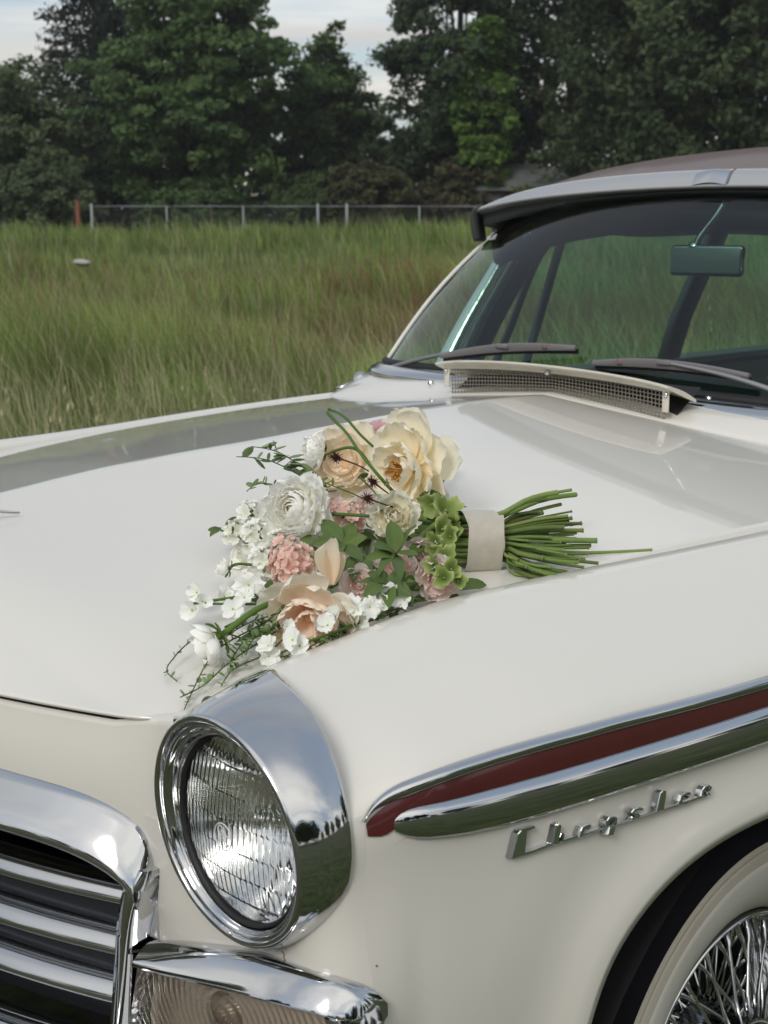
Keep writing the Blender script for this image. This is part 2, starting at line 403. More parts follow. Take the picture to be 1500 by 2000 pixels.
# ---- the uncut field behind the car: one mass of blades and seed stalks
def field_grass(n):
    r = np.random.default_rng(21)
    s = 1.0 / r.uniform(1 / 54.0, 1 / 3.4, int(n * 1.7))
    wide = r.random(len(s)) < .24
    lat = r.uniform(-1, 1, len(s)) * np.where(wide, s * .95 + 5, s * .36 + 2.5)
    rt = RT[:2]
    X = CAM[0] + s * FH[0] + lat * rt[0]; Y = CAM[1] + s * FH[1] + lat * rt[1]
    edge = -2.1 - .5 * VN(X * 0, Y, .6)
    keep = (X < edge) & (s < 50 + lat * 0 + 1.5 * VN(X, Y, .3))
    X, Y, s, lat = X[keep][:n], Y[keep][:n], s[keep][:n], lat[keep][:n]; n = len(X)
    kind = r.random(n)
    tall = VN.fbm(X, Y, .35); rust = VN2.fbm(X, Y, .16)
    rustf = sstep(.24, .40, rust + .06 * VN.fbm(X, Y, .7)) * sstep(10.5, 14, s) * (1 - sstep(21, 33, s)) * (.38 + .62 * sstep(-2.0, .8, lat))
    h = (.30 + .56 * sstep(.25, .75, tall)) * r.uniform(.5, 1.2, n)
    h *= 1 + .35 * sstep(2, 6, lat) * sstep(22, 36, s)
    wd = (.0032 + .00042 * s) * r.uniform(.7, 1.3, n)
    stalk = kind > .965 - .015 * (1 - sstep(9, 15, s))
    h[stalk] = h[stalk] * .6 + .62 * r.uniform(.6, 1.15, stalk.sum()); wd[stalk] *= .72
    az = r.uniform(0, 2 * np.pi, n)
    lean = r.uniform(.05, .38, n) * h
    lx = np.cos(az) * lean - .13 * h * rt[0]; ly = np.sin(az) * lean - .13 * h * rt[1]
    # blade faces roughly any way
    fa = r.uniform(0, np.pi, n); wx = np.cos(fa) * wd; wy = np.sin(fa) * wd
    Z = terrain(X, Y) - .02
    V = np.zeros((n, 5, 3), np.float32)
    for k, (f, hh, ww) in enumerate(((0, 0, -1), (0, 0, 1), (.30, .60, .75), (.30, .60, -.75), (1, 1, 0))):
        V[:, k, 0] = X + lx * f + wx * ww * .5; V[:, k, 1] = Y + ly * f + wy * ww * .5; V[:, k, 2] = Z + h * hh * (1 - .12 * f)
    base = np.arange(n) * 5
    q = np.stack([base, base + 1, base + 2, base + 3], 1); t = np.stack([base + 3, base + 2, base + 4], 1)
    g1 = np.array([.120, .205, .045]); g2 = np.array([.295, .365, .115]); ru = np.array([.275, .155, .085]); tn = np.array([.52, .48, .29])
    m = VN2.fbm(X, Y, .9)[:, None] * .6 + r.random((n, 1)) * .5
    c = (g1 + (g2 - g1) * np.clip(m, 0, 1)) * r.uniform(.55, 1.45, (n, 1))
    c *= (.62 + .62 * sstep(.25, .75, VN.fbm(X + 11, Y + 5, 1.7)))[:, None]
    rsel = (r.random(n) < rustf * .62)
    c[rsel] = ru * r.uniform(.6, 1.3, (rsel.sum(), 1))
    c[stalk] = tn * r.uniform(.55, 1.2, (stalk.sum(), 1)) * (1 - .35 * rustf[stalk])[:, None]
    dry = (r.random(n) < .05) & ~stalk; c[dry] = c[dry] * .4 + tn * .5
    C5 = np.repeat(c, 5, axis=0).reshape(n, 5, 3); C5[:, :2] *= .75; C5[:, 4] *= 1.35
    # feathery seed heads on the stalks: three small leaflets near the tip
    i = np.where(stalk & (s < 8) & (r.random(n) < .07))[0]
    hv, hq, hc = [], [], []
    for k in range(4):
        fz = r.uniform(.80, 1.02, len(i)); a = r.uniform(0, 2 * np.pi, len(i)); ln = (.03 + .0012 * s[i]) * r.uniform(.8, 1.5, len(i))
        b = np.stack([X[i] + lx[i] * fz, Y[i] + ly[i] * fz, Z[i] + h[i] * fz * .9], 1)
        d = np.stack([np.cos(a) * .35, np.sin(a) * .35, np.full(len(i), .95)], 1) * ln[:, None]
        sd_ = np.stack([-np.sin(a), np.cos(a), a * 0], 1) * (.10 * ln[:, None] + .0015)
        hv.append(np.stack([b, b + d * .5 + sd_, b + d, b + d * .5 - sd_], 1)); hc.append(np.repeat((tn * r.uniform(.7, 1.25, (len(i), 1)))[:, None], 4, 1))
    hv = np.concatenate(hv).reshape(-1, 3); hc = np.concatenate(hc).reshape(-1, 3)
    hb = n * 5 + np.arange(len(hv) // 4) * 4
    hq = np.stack([hb, hb + 1, hb + 2, hb + 3], 1)
    return fast_mesh('field_grass', np.vstack([V.reshape(-1, 3), hv]), np.vstack([q, hq]), t, np.vstack([C5.reshape(-1, 3), hc]))
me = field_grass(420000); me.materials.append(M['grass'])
fo = bpy.data.objects.new('field_grass', me); COL.objects.link(fo)
tag(fo, 'tall uncut green grass with rusty patches and pale seed stalks', 'grass', kind='stuff')

# ---- trees
def cards(c, nrm, ln, wd, r):
    """leaf shaped quads at c with face normal nrm"""
    n = len(c); a = r.normal(size=(n, 3)); u = np.cross(nrm, a); u /= np.linalg.norm(u, axis=1)[:, None] + 1e-9; v = np.cross(nrm, u)
    ln = np.broadcast_to(ln, (n,))[:, None]; wd = np.broadcast_to(wd, (n,))[:, None]
    return np.stack([c - u * ln, c + v * wd - u * ln * .1, c + u * ln, c - v * wd - u * ln * .1], 1).reshape(-1, 3)
def crown_leafy(seed, H, W, z0, nclump, nleaf, size, c1, c2, lump=.6, top=1.0, dead=0.0, thin=.55, hole=0.0):
    r = np.random.default_rng(seed)
    k = 0; cs = []
    ph = r.uniform(0, 6.28, 6)
    while len(cs) < nclump:
        d = r.normal(size=3); d /= np.linalg.norm(d)
        th = math.atan2(d[1], d[0])
        rr = r.uniform(.25, 1) ** .45
        wob = 1 + .16 * math.sin(3 * th + ph[0] + 2.5 * d[2]) + .12 * math.sin(5 * th + ph[1] - 4 * d[2]) + .10 * math.sin(7 * d[2] + ph[2] + 2 * th)
        p = d * rr * wob
        if p[2] > 0: p[:2] *= (1 - .25 * p[2] * top)
        q = np.array([p[0] * W, p[1] * W, z0 + (H - z0) * (.5 + .5 * p[2])])
        if q[2] > z0 * .6: cs.append(q)
    cs = np.array(cs); cen = np.array([0, 0, z0 + (H - z0) * .5])
    out = cs - cen; out /= np.linalg.norm(out, axis=1)[:, None] + 1e-6
    n = nclump * nleaf
    idx = np.repeat(np.arange(nclump), nleaf)
    o = r.normal(size=(n, 3)); o /= np.linalg.norm(o, axis=1)[:, None]; o *= (r.random((n, 1)) ** .5) * lump * r.uniform(.6, 1.3, nclump)[idx][:, None]; o[:, 2] *= thin
    c = cs[idx] + o
    nrm = out[idx] * .45 + r.normal(size=(n, 3)) * .55 + np.array([0, 0, .55]); nrm /= np.linalg.norm(nrm, axis=1)[:, None]
    V = cards(c, nrm, size * r.uniform(.6, 1.25, n), size * .55 * r.uniform(.7, 1.2, n), r)
    tint = r.random(nclump)[idx] * .65 + r.random(n) * .45
    col = (np.array(c1) + (np.array(c2) - np.array(c1)) * np.clip(tint, 0, 1)[:, None]) * np.array([2.2, 2.15, 2.0]) + np.array([.024, .033, .016])
    if dead:
        dd = (r.random(nclump) < dead)[idx]; col[dd] = np.array([.13, .075, .035]) * r.uniform(.7, 1.3, (dd.sum(), 1))
    b = np.arange(n) * 4
    return V, np.stack([b, b + 1, b + 2, b + 3], 1), np.repeat(col, 4, axis=0), cs
def crown_spruce(seed, H, Rb, c1, c2, whorls=56, per=17, nc=52, droop=.35, size=.22):
    r = np.random.default_rng(seed); VV, CC, cs = [], [], []
    for w_ in range(whorls):
        z_ = H * (.05 + .95 * w_ / whorls); L = Rb * (1 - z_ / H) ** .85 + .15
        for b_ in range(per):
            a = r.uniform(0, 2 * np.pi); l = L * r.uniform(.65, 1.12); m = max(6, int(nc * l / Rb))
            t = r.random(m) ** .7
            sp = .10 + .22 * (1 - t) * l * .35
            px_ = t * l; x = math.cos(a) * px_; y = math.sin(a) * px_; zz = z_ - droop * l * t + .22 * l * t ** 3
            c = np.stack([x, y, zz], 1) + r.normal(size=(m, 3)) * np.stack([sp, sp, sp * .45], 1)
            c[:, 2] -= np.abs(r.normal(size=m)) * .10
            nrm = r.normal(size=(m, 3)) * .6 + np.array([math.cos(a) * .4, math.sin(a) * .4, .6]); nrm /= np.linalg.norm(nrm, axis=1)[:, None]
            VV.append(cards(c, nrm, size * r.uniform(.6, 1.2, m), size * .30, r))
            tt = np.clip(r.random() * .6 + r.random(m) * .5, 0, 1)[:, None]
            CC.append(np.repeat(np.array(c1) + (np.array(c2) - np.array(c1)) * tt, 4, axis=0))
    V = np.concatenate(VV); C = np.concatenate(CC); b = np.arange(len(V) // 4) * 4
    return V, np.stack([b, b + 1, b + 2, b + 3], 1), C, None
def trunk_geo(seed, H, r0, cs, z0):
    r = random.Random(seed); parts = []
    pth = curve_pts([(0, 0, -.3), (r.uniform(-.1, .1), r.uniform(-.1, .1), H * .3), (r.uniform(-.2, .2), r.uniform(-.2, .2), H * .6), (0, 0, H * .9)], 12)
    parts.append(tube(pth, np.linspace(r0, r0 * .18, 12), 9))
    if cs is not None:
        for k in range(11):
            e = cs[r.randrange(len(cs))]; b = pth[min(10, 3 + k % 7)]
            if e[2] < b[2] * .7: continue
            m = (b + e) / 2 + np.array([0, 0, -.15])
            parts.append(tube(curve_pts([b, m, e], 6), np.linspace(r0 * .38, r0 * .08, 6), 6))
    return join(*parts)
def tree(name, label, loc, crown, seed, H, r0, z0=1.0, group=None):
    x, y = loc; zg = float(terrain(x, y))
    t = empty(name, (x, y, zg), label, 'tree', group)
    V, q, C, cs = crown
    me = fast_mesh('crown', V, q, None, C); me.materials.append(M['leaf'])
    o = bpy.data.objects.new('crown', me); COL.objects.link(o); o.parent = t
    tm = mesh('trunk', *trunk_geo(seed, H, r0, cs, z0)); tm.materials.append(M['bark'])
    o2 = bpy.data.objects.new('trunk', tm); COL.objects.link(o2); o2.parent = t
    return t
DG, MG, LG = (.012, .022, .010), (.030, .055, .018), (.060, .110, .022)
GT = 'trees behind the fence'
T_ = tree
T_('broadleaf_tree', 'grey green tree at the left edge, partly cut by the frame', (-53.7, 27.6), crown_leafy(1, 7.2, 3.6, .6, 260, 70, .15, (.020, .032, .018), (.045, .062, .034), .62), 1, 8, .2, group=GT)
T_('broadleaf_tree', 'dull olive low tree left of the big maple', (-49.3, 27.9), crown_leafy(2, 6.0, 3.0, .3, 240, 70, .14, (.022, .034, .017), (.050, .066, .032), .55), 2, 6, .16, group=GT)
T_('spruce_tree', 'tall dark spruce rising behind the left trees', (-55.0, 35.1), crown_spruce(3, 17, 5.4, (.012, .022, .014), (.030, .046, .026)), 3, 17, .3, group=GT)
T_('maple_tree', 'big round maple with green leaves in the left half', (-44.9, 32.7), crown_leafy(4, 10.4, 4.0, .7, 430, 92, .165, (.016, .032, .012), (.044, .076, .024), .72, thin=.42), 4, 10, .28, group=GT)
T_('broadleaf_tree', 'dark ragged tree just behind the maple, right of it', (-50.3, 37.0), crown_leafy(5, 8.7, 1.6, 1.5, 250, 70, .16, DG, (.028, .046, .020), .7), 5, 11, .24, group=GT)
T_('broadleaf_tree', 'slim lighter tree in the gap under the bright sky', (-43.7, 38.3), crown_leafy(6, 7.8, 1.7, .5, 230, 70, .15, (.016, .032, .012), (.040, .066, .022), .55), 6, 8, .16, group=GT)
T_('pine_tree', 'dark pine whose edge borders the sky gap', (-37.2, 39.4), crown_leafy(7, 13.0, 3.0, .4, 420, 74, .14, (.010, .020, .012), (.026, .040, .020), .60, top=2.3), 7, 13, .26, group=GT)
T_('broadleaf_tree', 'bright yellow green slender tree among the dark pines', (-34.9, 38.2), crown_leafy(8, 7.9, 1.15, 1.4, 120, 80, .13, (.030, .060, .012), (.052, .092, .016), .5), 8, 9, .15, group=GT)
for k, (lb, loc, H, W) in enumerate((('dark pine above the house roof', (-36.6, 45.4), 15, 3.7), ('tall pine with brown tufts left of the car roof peak', (-30.0, 41.4), 15, 3.6), ('tall pine with brown tufts over the windshield', (-26.7, 42.3), 15, 3.8), ('broad pine in the upper right corner', (-25.6, 47.8), 16, 4.2))):
    T_('pine_tree', lb, loc, crown_leafy(20 + k, H, W, .5, 420, 76, .15, (.013, .024, .013), (.036, .050, .024), .72, top=.6, dead=.03 if k else 0, thin=.7), 20 + k, H, .28, group=GT)
T_('pine_tree', 'pine filling the wood behind the small gap trees', (-58.5, 50.5), crown_leafy(31, 8.2, 4.5, .5, 200, 50, .2, DG, (.026, .040, .020), .8), 31, 8, .24, group=GT)
T_('broadleaf_tree', 'tree left of the frame at the field edge', (-55.9, 20.0), crown_leafy(32, 9, 4.2, .6, 200, 60, .18, DG, MG, .7), 32, 9, .24, group=GT)
T_('pine_tree', 'pine right of the frame beyond the car', (-22.0, 54.0), crown_leafy(33, 15, 4.4, .5, 260, 60, .18, DG, (.03, .046, .022), .8), 33, 15, .28, group=GT)
def bush(label, loc, H, W, seed, c1, c2, n=120):
    x, y = loc; zg = float(terrain(x, y))
    b = empty('shrub', (x, y, zg), label, 'shrub', 'shrubs along the fence')
    V, q, C, cs = crown_leafy(seed, H, W, .05, n, 60, .11, c1, c2, .38, top=.2)
    me = fast_mesh('foliage', V, q, None, C); me.materials.append(M['leaf']); o = bpy.data.objects.new('foliage', me); COL.objects.link(o); o.parent = b
    tm = mesh('stem', *trunk_geo(seed, H, .05, cs, .05)); tm.materials.append(M['bark']); o = bpy.data.objects.new('stem', tm); COL.objects.link(o); o.parent = b
bush('brownish shrub at the fence below the sky gap', (-37.4, 35.0), 2.7, 1.5, 41, (.020, .022, .012), (.040, .036, .020))
bush('reddish brown shrub left of the house roof', (-35.2, 37.4), 2.9, 1.4, 42, (.020, .019, .012), (.042, .034, .021))
bush('dull green shrub in front of the house', (-32.6, 38.6), 1.7, 1.1, 43, (.022, .032, .014), (.050, .060, .026))
bush('grey green shrub at the left end of the fence', (-45.4, 26.0), 2.6, 2.0, 44, (.020, .032, .017), (.046, .062, .032), 160)
bush('low dark shrub under the maple', (-42.6, 30.8), 2.0, 2.2, 45, (.014, .028, .012), (.036, .060, .022), 160)
bush('dark shrub under the slim tree', (-40.6, 35.0), 2.4, 1.8, 46, (.014, .026, .012), (.034, .052, .020), 140)
for k, (x, y) in enumerate(((-56, 24), (-52.5, 31), (-50, 34.5), (-46.6, 37.0), (-44.5, 40.5), (-41.5, 40.0), (-39.6, 41.2), (-37.0, 44.5), (-31.5, 44), (-29, 46), (-54, 42), (-51.5, 46.5), (-47, 47.5), (-42.4, 42.6), (-57, 38), (-60, 31))):
    bush('dark undergrowth shrub among the trunks behind the fence', (x, y), 3.8 + .6 * (k % 3), 3.0, 60 + k, (.010, .018, .009), (.026, .040, .017), 110)
for k, (x, y, src) in enumerate(((-57.5, 14, 'maple_tree'), (-60, 8, 'pine_tree'), (-58, 1, 'broadleaf_tree'), (-18, 57, 'maple_tree'), (-13.5, 59, 'pine_tree'), (-8, 60, 'broadleaf_tree'), (-2.5, 61, 'maple_tree'), (4, 60, 'pine_tree'))):
    q = bpy.data.objects[src]; t = q.copy(); COL.objects.link(t); t.location = (x, y, float(terrain(x, y))); t.rotation_euler = (0, 0, k * 1.3)
    tag(t, 'tree continuing the wood beyond the edge of the picture', 'tree', 'trees outside the frame')
    for ch in q.children:
        c = ch.copy(); COL.objects.link(c); c.parent = t
# trees across the lawn behind the viewer, seen only as reflections
GR = 'trees across the lawn mirrored in the chrome'
first = T_('lawn_tree', 'dark leafy tree across the lawn, mirrored in the headlamp chrome', (27, -5), crown_leafy(51, 12, 3.0, 1.3, 240, 50, .24, DG, MG, .8), 51, 11, .25, group=GR)
ring = [(31, 3, 1.0, .8), (28, -11, .75, 2.0)]
rg = random.Random(5)
for k in range(34):
    a = R(-165 + 225 * k / 33) ; d = rg.uniform(36, 50); ring.append((d * math.cos(a), d * math.sin(a), rg.uniform(.45, 1.15), rg.uniform(0, 6.28)))
for x, y, sc, rz in ring:
    t = first.copy(); COL.objects.link(t); t.location = (x, y, GZ); t.rotation_euler = (0, 0, rz); t.scale = (sc, sc, sc)
    for ch in first.children:
        c = ch.copy(); COL.objects.link(c); c.parent = t

# ---- chain link fence along the far side of the field
galv = mat('galvanised_tube', (.26, .275, .285), .5, metal=.4)
fpts = [(-41.6, 25.9), (-39.9, 27.8), (-38.1, 29.7), (-36.4, 31.6), (-35.7, 32.3), (-34.0, 34.1), (-32.3, 36.0), (-30.6, 37.9), (-28.9, 39.8), (-27.2, 41.7), (-25.5, 43.6)]
fence = empty('chain_link_fence', (fpts[0][0], fpts[0][1], float(terrain(*fpts[0]))), 'grey chain link fence between the field and the trees', 'fence')
FHT = 1.04
for k, (x, y) in enumerate(fpts):
    zg = float(terrain(x, y)); hh = FHT + (.10 if k in (0, 3, 4) else 0.02); rr_ = .045 if k in (0, 3, 4) else .028
    part('post', tube(np.array([(x, y, zg - .2), (x, y, zg + hh * .98), (x, y, zg + hh)]), [rr_, rr_, rr_ * .4], 10), galv, fence)
rail = np.array([(x, y, float(terrain(x, y)) + FHT) for x, y in fpts])
for k in range(len(fpts) - 1): part('top_rail', tube(rail[k:k + 2], .017, 8), galv, fence)
wv = []
for k in range(len(fpts) - 1):
    a, b = np.array(fpts[k]), np.array(fpts[k + 1]); L = np.linalg.norm(b - a); n = int(L / .11); zg = float(terrain(*a)) + .05
    for i in range(n):
        for d in (-1, 1):
            s0 = i / n; s1 = s0 + d * (FHT - .1) / L
            t1 = 1.0
            if s1 > 1: t1 = (1 - s0) / (s1 - s0); s1 = 1
            if s1 < 0: t1 = s0 / (s0 - s1); s1 = 0
            p = a + (b - a) * s0; q = a + (b - a) * s1
            wv.append(tube(np.array([(p[0], p[1], zg), (q[0], q[1], zg + (FHT - .1) * t1)]), 0.0022, 3, False))
part('mesh_wire', join(*wv), mat('dull_wire', (.16, .17, .17), .7), fence, kind='stuff')
rp = empty('marker_post', (-42.0, 25.6, float(terrain(-42.0, 25.6))), 'rusty orange post at the left end of the fence', 'post')
part('pole', tube(np.array([(-42.0, 25.6, .3), (-42.0, 25.6, 2.0), (-42.0, 25.6, 2.06)]), [.09, .085, .03], 10), mat('rusty_orange', (.16, .05, .025), .8, vary=(4, .6, (.12, .04, .02))), rp)
part('cap', tube(np.array([(-42.0, 25.6, 2.0), (-42.0, 25.6, 2.09)]), [.10, .10], 10), M['bark'], rp)
for lb, x, y, h_ in (('thin pale tree stake in front of the maple', -40.0, 29.9, 1.45), ('shorter leaning stake right of the pale one', -39.6, 30.4, 1.2)):
    s_ = empty('tree_stake', (x, y, float(terrain(x, y))), lb, 'stake')
    part('shaft', tube(np.array([(x, y, .3), (x - .12, y - .1, .45 + h_)]), [.05, .04], 8), mat('weathered_wood', (.16, .12, .08), .9), s_); part('point', tube(np.array([(x - .12, y - .1, .45 + h_), (x - .125, y - .104, .52 + h_)]), [.04, .01], 8), M['bark'], s_)
# ---- house roof showing between the shrubs
hx, hy = -34.6, 40.2; hzg = float(terrain(hx, hy))
house = empty('house', (hx, hy, hzg), 'low house with grey shingle roof half hidden by shrubs', 'house')
def rot2(p): c, s = math.cos(YAW), math.sin(YAW); return np.array([hx + p[0] * c - p[1] * s, hy + p[0] * s + p[1] * c, hzg + p[2]])
def hgeo(vs, fs): return np.array([rot2(v) for v in vs]), fs
bx = [(-2.0, -1.8, 0), (2.0, -1.8, 0), (2.0, 1.8, 0), (-2.0, 1.8, 0), (-2.0, -1.8, 1.65), (2.0, -1.8, 1.65), (2.0, 1.8, 1.65), (-2.0, 1.8, 1.65)]
part('wall', hgeo(bx, [(0, 1, 5, 4), (1, 2, 6, 5), (2, 3, 7, 6), (3, 0, 4, 7)]), mat('grey_siding', (.12, .12, .115), .85), house, smooth=False)
roofm = mat('grey_shingles', (.13, .138, .135), .9, vary=(3, .6, (.095, .10, .095)), bump=(20, .6))
for sg in (-1, 1):
    for k in range(7):
        a, b = k / 7, (k + 1) / 7 + .03
        f = lambda t: (2.1 * (1 - t), 1.63 + .98 * t)
        y0, z0 = f(a); y1, z1 = f(min(b, 1.0)); xi = 2.3 - 1.6 * a; xj = 2.3 - 1.6 * min(b, 1)
        vs = [(-xi, sg * y0, z0 + .03), (xi, sg * y0, z0 + .03), (xj, sg * y1, z1), (-xj, sg * y1, z1), (-xi, sg * y0, z0 - .02), (xi, sg * y0, z0 - .02)]
        part('shingle_course', hgeo(vs, [(0, 1, 2, 3), (4, 5, 1, 0)]), roofm, house, smooth=False)
    vs = [(sg * 2.3, -2.1, 1.63), (sg * 2.3, 2.1, 1.63), (sg * .7, 0, 2.61)]
    part('hip', hgeo(vs, [(0, 1, 2)]), roofm, house, smooth=False)
pv = rot2((.95, -.4, 2.42)); part('vent_pipe', tube(np.array([pv, pv + np.array([0, 0, .34])]), .05, 8), galv, house)
# ---- pale stone in the grass
sx, sy = -18.2, 11.3
bm = bmesh.new(); bmesh.ops.create_icosphere(bm, subdivisions=3, radius=1.0)
for v in bm.verts:
    n_ = .8 + .5 * float(VN(v.co.x * 1.5 + 5, v.co.y * 1.5 + 3 + v.co.z)); v.co = Vector((sx + v.co.x * .17 * n_, sy + v.co.y * .12 * n_, float(terrain(sx, sy)) + .56 + v.co.z * .05 * n_))
me = bpy.data.meshes.new('stone'); bm.to_mesh(me); bm.free()
tag(part('stone', me, mat('pale_stone', (.36, .36, .33), .9, bump=(12, .8))), 'pale grey stone lying in the grass at left', 'stone')

# ---- thin evening haze over field, trees and car
hz_ = part('haze', box((-2, 8, 9.4), (150, 150, 21.0)), M['dark'], smooth=False)
hm = bpy.data.materials.new('thin_haze'); hm.use_nodes = True; t = hm.node_tree; t.nodes.clear()
vo = t.nodes.new('ShaderNodeVolumePrincipled'); vo.inputs['Color'].default_value = (.93, .95, .97, 1); vo.inputs['Density'].default_value = .0006; vo.inputs['Anisotropy'].default_value = .2
oo = t.nodes.new('ShaderNodeOutputMaterial'); t.links.new(vo.outputs[0], oo.inputs['Volume'])
hz_.data.materials.clear(); hz_.data.materials.append(hm); hz_['kind'] = 'stuff'
SCRIPT_BASE = [(0.2132, 0.8238), (0.2406, 0.8226), (0.2656, 0.8235), (0.2819, 0.823), (0.305, 0.8216), (0.318, 0.8216), (0.3421, 0.8209), (0.3579, 0.8203), (0.3809, 0.8199), (0.3997, 0.8187), (0.4212, 0.8183), (0.4382, 0.8171), (0.4604, 0.8164), (0.4754, 0.8156), (0.4984, 0.8148), (0.5074, 0.8141), (0.5064, 0.8167), (0.4973, 0.8174), (0.4744, 0.8181), (0.4594, 0.819), (0.4372, 0.8197), (0.4202, 0.8208), (0.3987, 0.8211), (0.3799, 0.8223), (0.3569, 0.8227), (0.3412, 0.8234), (0.317, 0.824), (0.3042, 0.824), (0.2812, 0.8253), (0.2647, 0.8259), (0.2398, 0.825), (0.2125, 0.8261)]
SCRIPT_LETTERS = [[[(0.2123, 0.8245), (0.22, 0.8485), (0.225, 0.8516), (0.2325, 0.8483), (0.229, 0.824)], [(0.2231, 0.8515), (0.2423, 0.8508), (0.2433, 0.8487), (0.2313, 0.848)]], [[(0.2656, 0.8243), (0.2717, 0.8438), (0.2749, 0.8452), (0.2779, 0.8428), (0.2767, 0.8335), (0.2733, 0.8228)], [(0.276, 0.8284), (0.2787, 0.8323), (0.2802, 0.8325), (0.2796, 0.828), (0.278, 0.8237), (0.2801, 0.8227), (0.2819, 0.8271), (0.2822, 0.8327), (0.2771, 0.834), (0.274, 0.8297)]], [[(0.306, 0.8211), (0.3082, 0.827), (0.31, 0.8301), (0.3134, 0.8307), (0.32, 0.8295), (0.3195, 0.8325), (0.3122, 0.8338), (0.307, 0.8327), (0.3045, 0.8289), (0.3023, 0.8227)], [(0.315, 0.831), (0.3197, 0.831), (0.3175, 0.827), (0.3154, 0.8273)]], [[(0.3444, 0.8223), (0.3462, 0.828), (0.3487, 0.8303), (0.3535, 0.8301), (0.3552, 0.8295), (0.3547, 0.8259), (0.3521, 0.8222), (0.3556, 0.8202), (0.3584, 0.8242), (0.3588, 0.8296), (0.3533, 0.8329), (0.3464, 0.8332), (0.3426, 0.8299), (0.3407, 0.8238)], [(0.3466, 0.8218), (0.3438, 0.8144), (0.3451, 0.8127), (0.3523, 0.8114), (0.3565, 0.8204), (0.352, 0.821)]], [[(0.399, 0.8292), (0.3915, 0.8318), (0.3842, 0.8319), (0.3798, 0.8292), (0.3842, 0.8246), (0.3903, 0.8232), (0.392, 0.8222), (0.3884, 0.8219), (0.3826, 0.8232), (0.3829, 0.8208), (0.3893, 0.8194), (0.3951, 0.8206), (0.3912, 0.8252), (0.3851, 0.8266), (0.383, 0.8282), (0.386, 0.8295), (0.3919, 0.8294), (0.3985, 0.827)]], [[(0.4193, 0.8192), (0.4254, 0.839), (0.4297, 0.8406), (0.4351, 0.8388), (0.4347, 0.8311), (0.4309, 0.8179)]], [[(0.4759, 0.8268), (0.4668, 0.8291), (0.4593, 0.8275), (0.4565, 0.8216), (0.4601, 0.8164), (0.4679, 0.8147), (0.4729, 0.8156), (0.4709, 0.8183), (0.4668, 0.8174), (0.4616, 0.8184), (0.4603, 0.8207), (0.4624, 0.8252), (0.4679, 0.8264), (0.4759, 0.8242)], [(0.4612, 0.8215), (0.4695, 0.8204), (0.4743, 0.8217), (0.4725, 0.8238), (0.4683, 0.8226), (0.4606, 0.8236)]], [[(0.4961, 0.8162), (0.4986, 0.8227), (0.5015, 0.8248), (0.5077, 0.8249), (0.5088, 0.8244), (0.5064, 0.8222), (0.5008, 0.8224), (0.5021, 0.8196), (0.5089, 0.8195), (0.5127, 0.8234), (0.5075, 0.8276), (0.4992, 0.8275), (0.495, 0.8246), (0.4924, 0.8178)], [(0.5015, 0.8206), (0.505, 0.8177), (0.508, 0.8142), (0.5105, 0.8148), (0.5072, 0.8185), (0.5035, 0.8216)]]]
# ================================================================== the car
# car axes: X to its own left (towards the viewer), Y rearwards, Z up
car = empty('vintage_car', (0, 1.6, GZ), 'cream vintage sedan with maroon side stripe and chrome headlamp, bouquet on its hood', 'car')

# ---- crest of the front wing and of the belt line
KY = [-0.02, 0.03, 0.10, 0.20, 0.33, 0.42, 0.58, 0.71, 0.93, 1.20, 1.55, 2.2, 3.6, 4.6, 5.0]
fXc = spl(KY, [.700, .699, .699, .699, .700, .705, .716, .730, .758, .785, .800, .815, .815, .775, .74])
fZc = spl(KY, [.962, .975, .988, .999, 1.012, 1.015, 1.0155, 1.0155, 1.019, 1.024, 1.028, 1.03, 1.02, .99, .96])
# ---- line of the side trim (upper chrome strip)
TY = [-0.02, 0.05, 0.10, 0.18, 0.29, 0.42, 0.56, 0.72, 1.0, 1.6, 3.0, 4.6, 5.0]
fXt = spl(TY, [.880, .899, .911, .922, .935, .946, .956, .964, .972, .980, .98, .93, .89])
fZt = spl(TY, [.905, .908, .925, .934, .938, .936, .931, .926, .915, .89, .84, .80, .79])
def section(y):
    """outer skin of the left side at y, from the hood gap over the crest down to the sill: (X, Z) control points"""
    xc, zc, xt, zt = float(fXc(y)), float(fZc(y)), float(fXt(y)), float(fZt(y))
    w = xt - xc; h = zc - zt
    low = 0.012 if y > 0.1 else 0.012 + 0.25 * (0.1 - y)
    return np.array([(xc - .020, zc - .060), (xc - .0185, zc - .022), (xc - .013, zc - .006), (xc, zc),
                     (xc + .24 * w, zc - .10 * h), (xc + .55 * w, zc - .36 * h), (xc + .84 * w, zc - .70 * h), (xt, zt + .0 * h),
                     (xt + .008, zt - .06), (xt + low + .004, .72), (xt + low + .004, .55), (xt - .004 + low, .38), (xt - .045, .20)])
def section_curve(y):
    p = section(y)
    d = np.r_[0, np.cumsum(np.linalg.norm(np.diff(p, axis=0), axis=1))]
    return spl(d, p), d
_cache = {}
def sideX(y, z):
    """X of the side skin at (y, z), z below the shoulder"""
    k = round(float(y), 4)
    if k not in _cache:
        f, d = section_curve(k)
        q = f(np.linspace(d[6], d[-1], 160))
        _cache[k] = (q[::-1, 1].copy(), q[::-1, 0].copy())
    zz, xx = _cache[k]
    return float(np.interp(z, zz, xx))
SEAM = 0.045                                       # the two skins meet this far under the strip's line, behind the chrome
def zseam(y): return float(fZt(y)) - SEAM
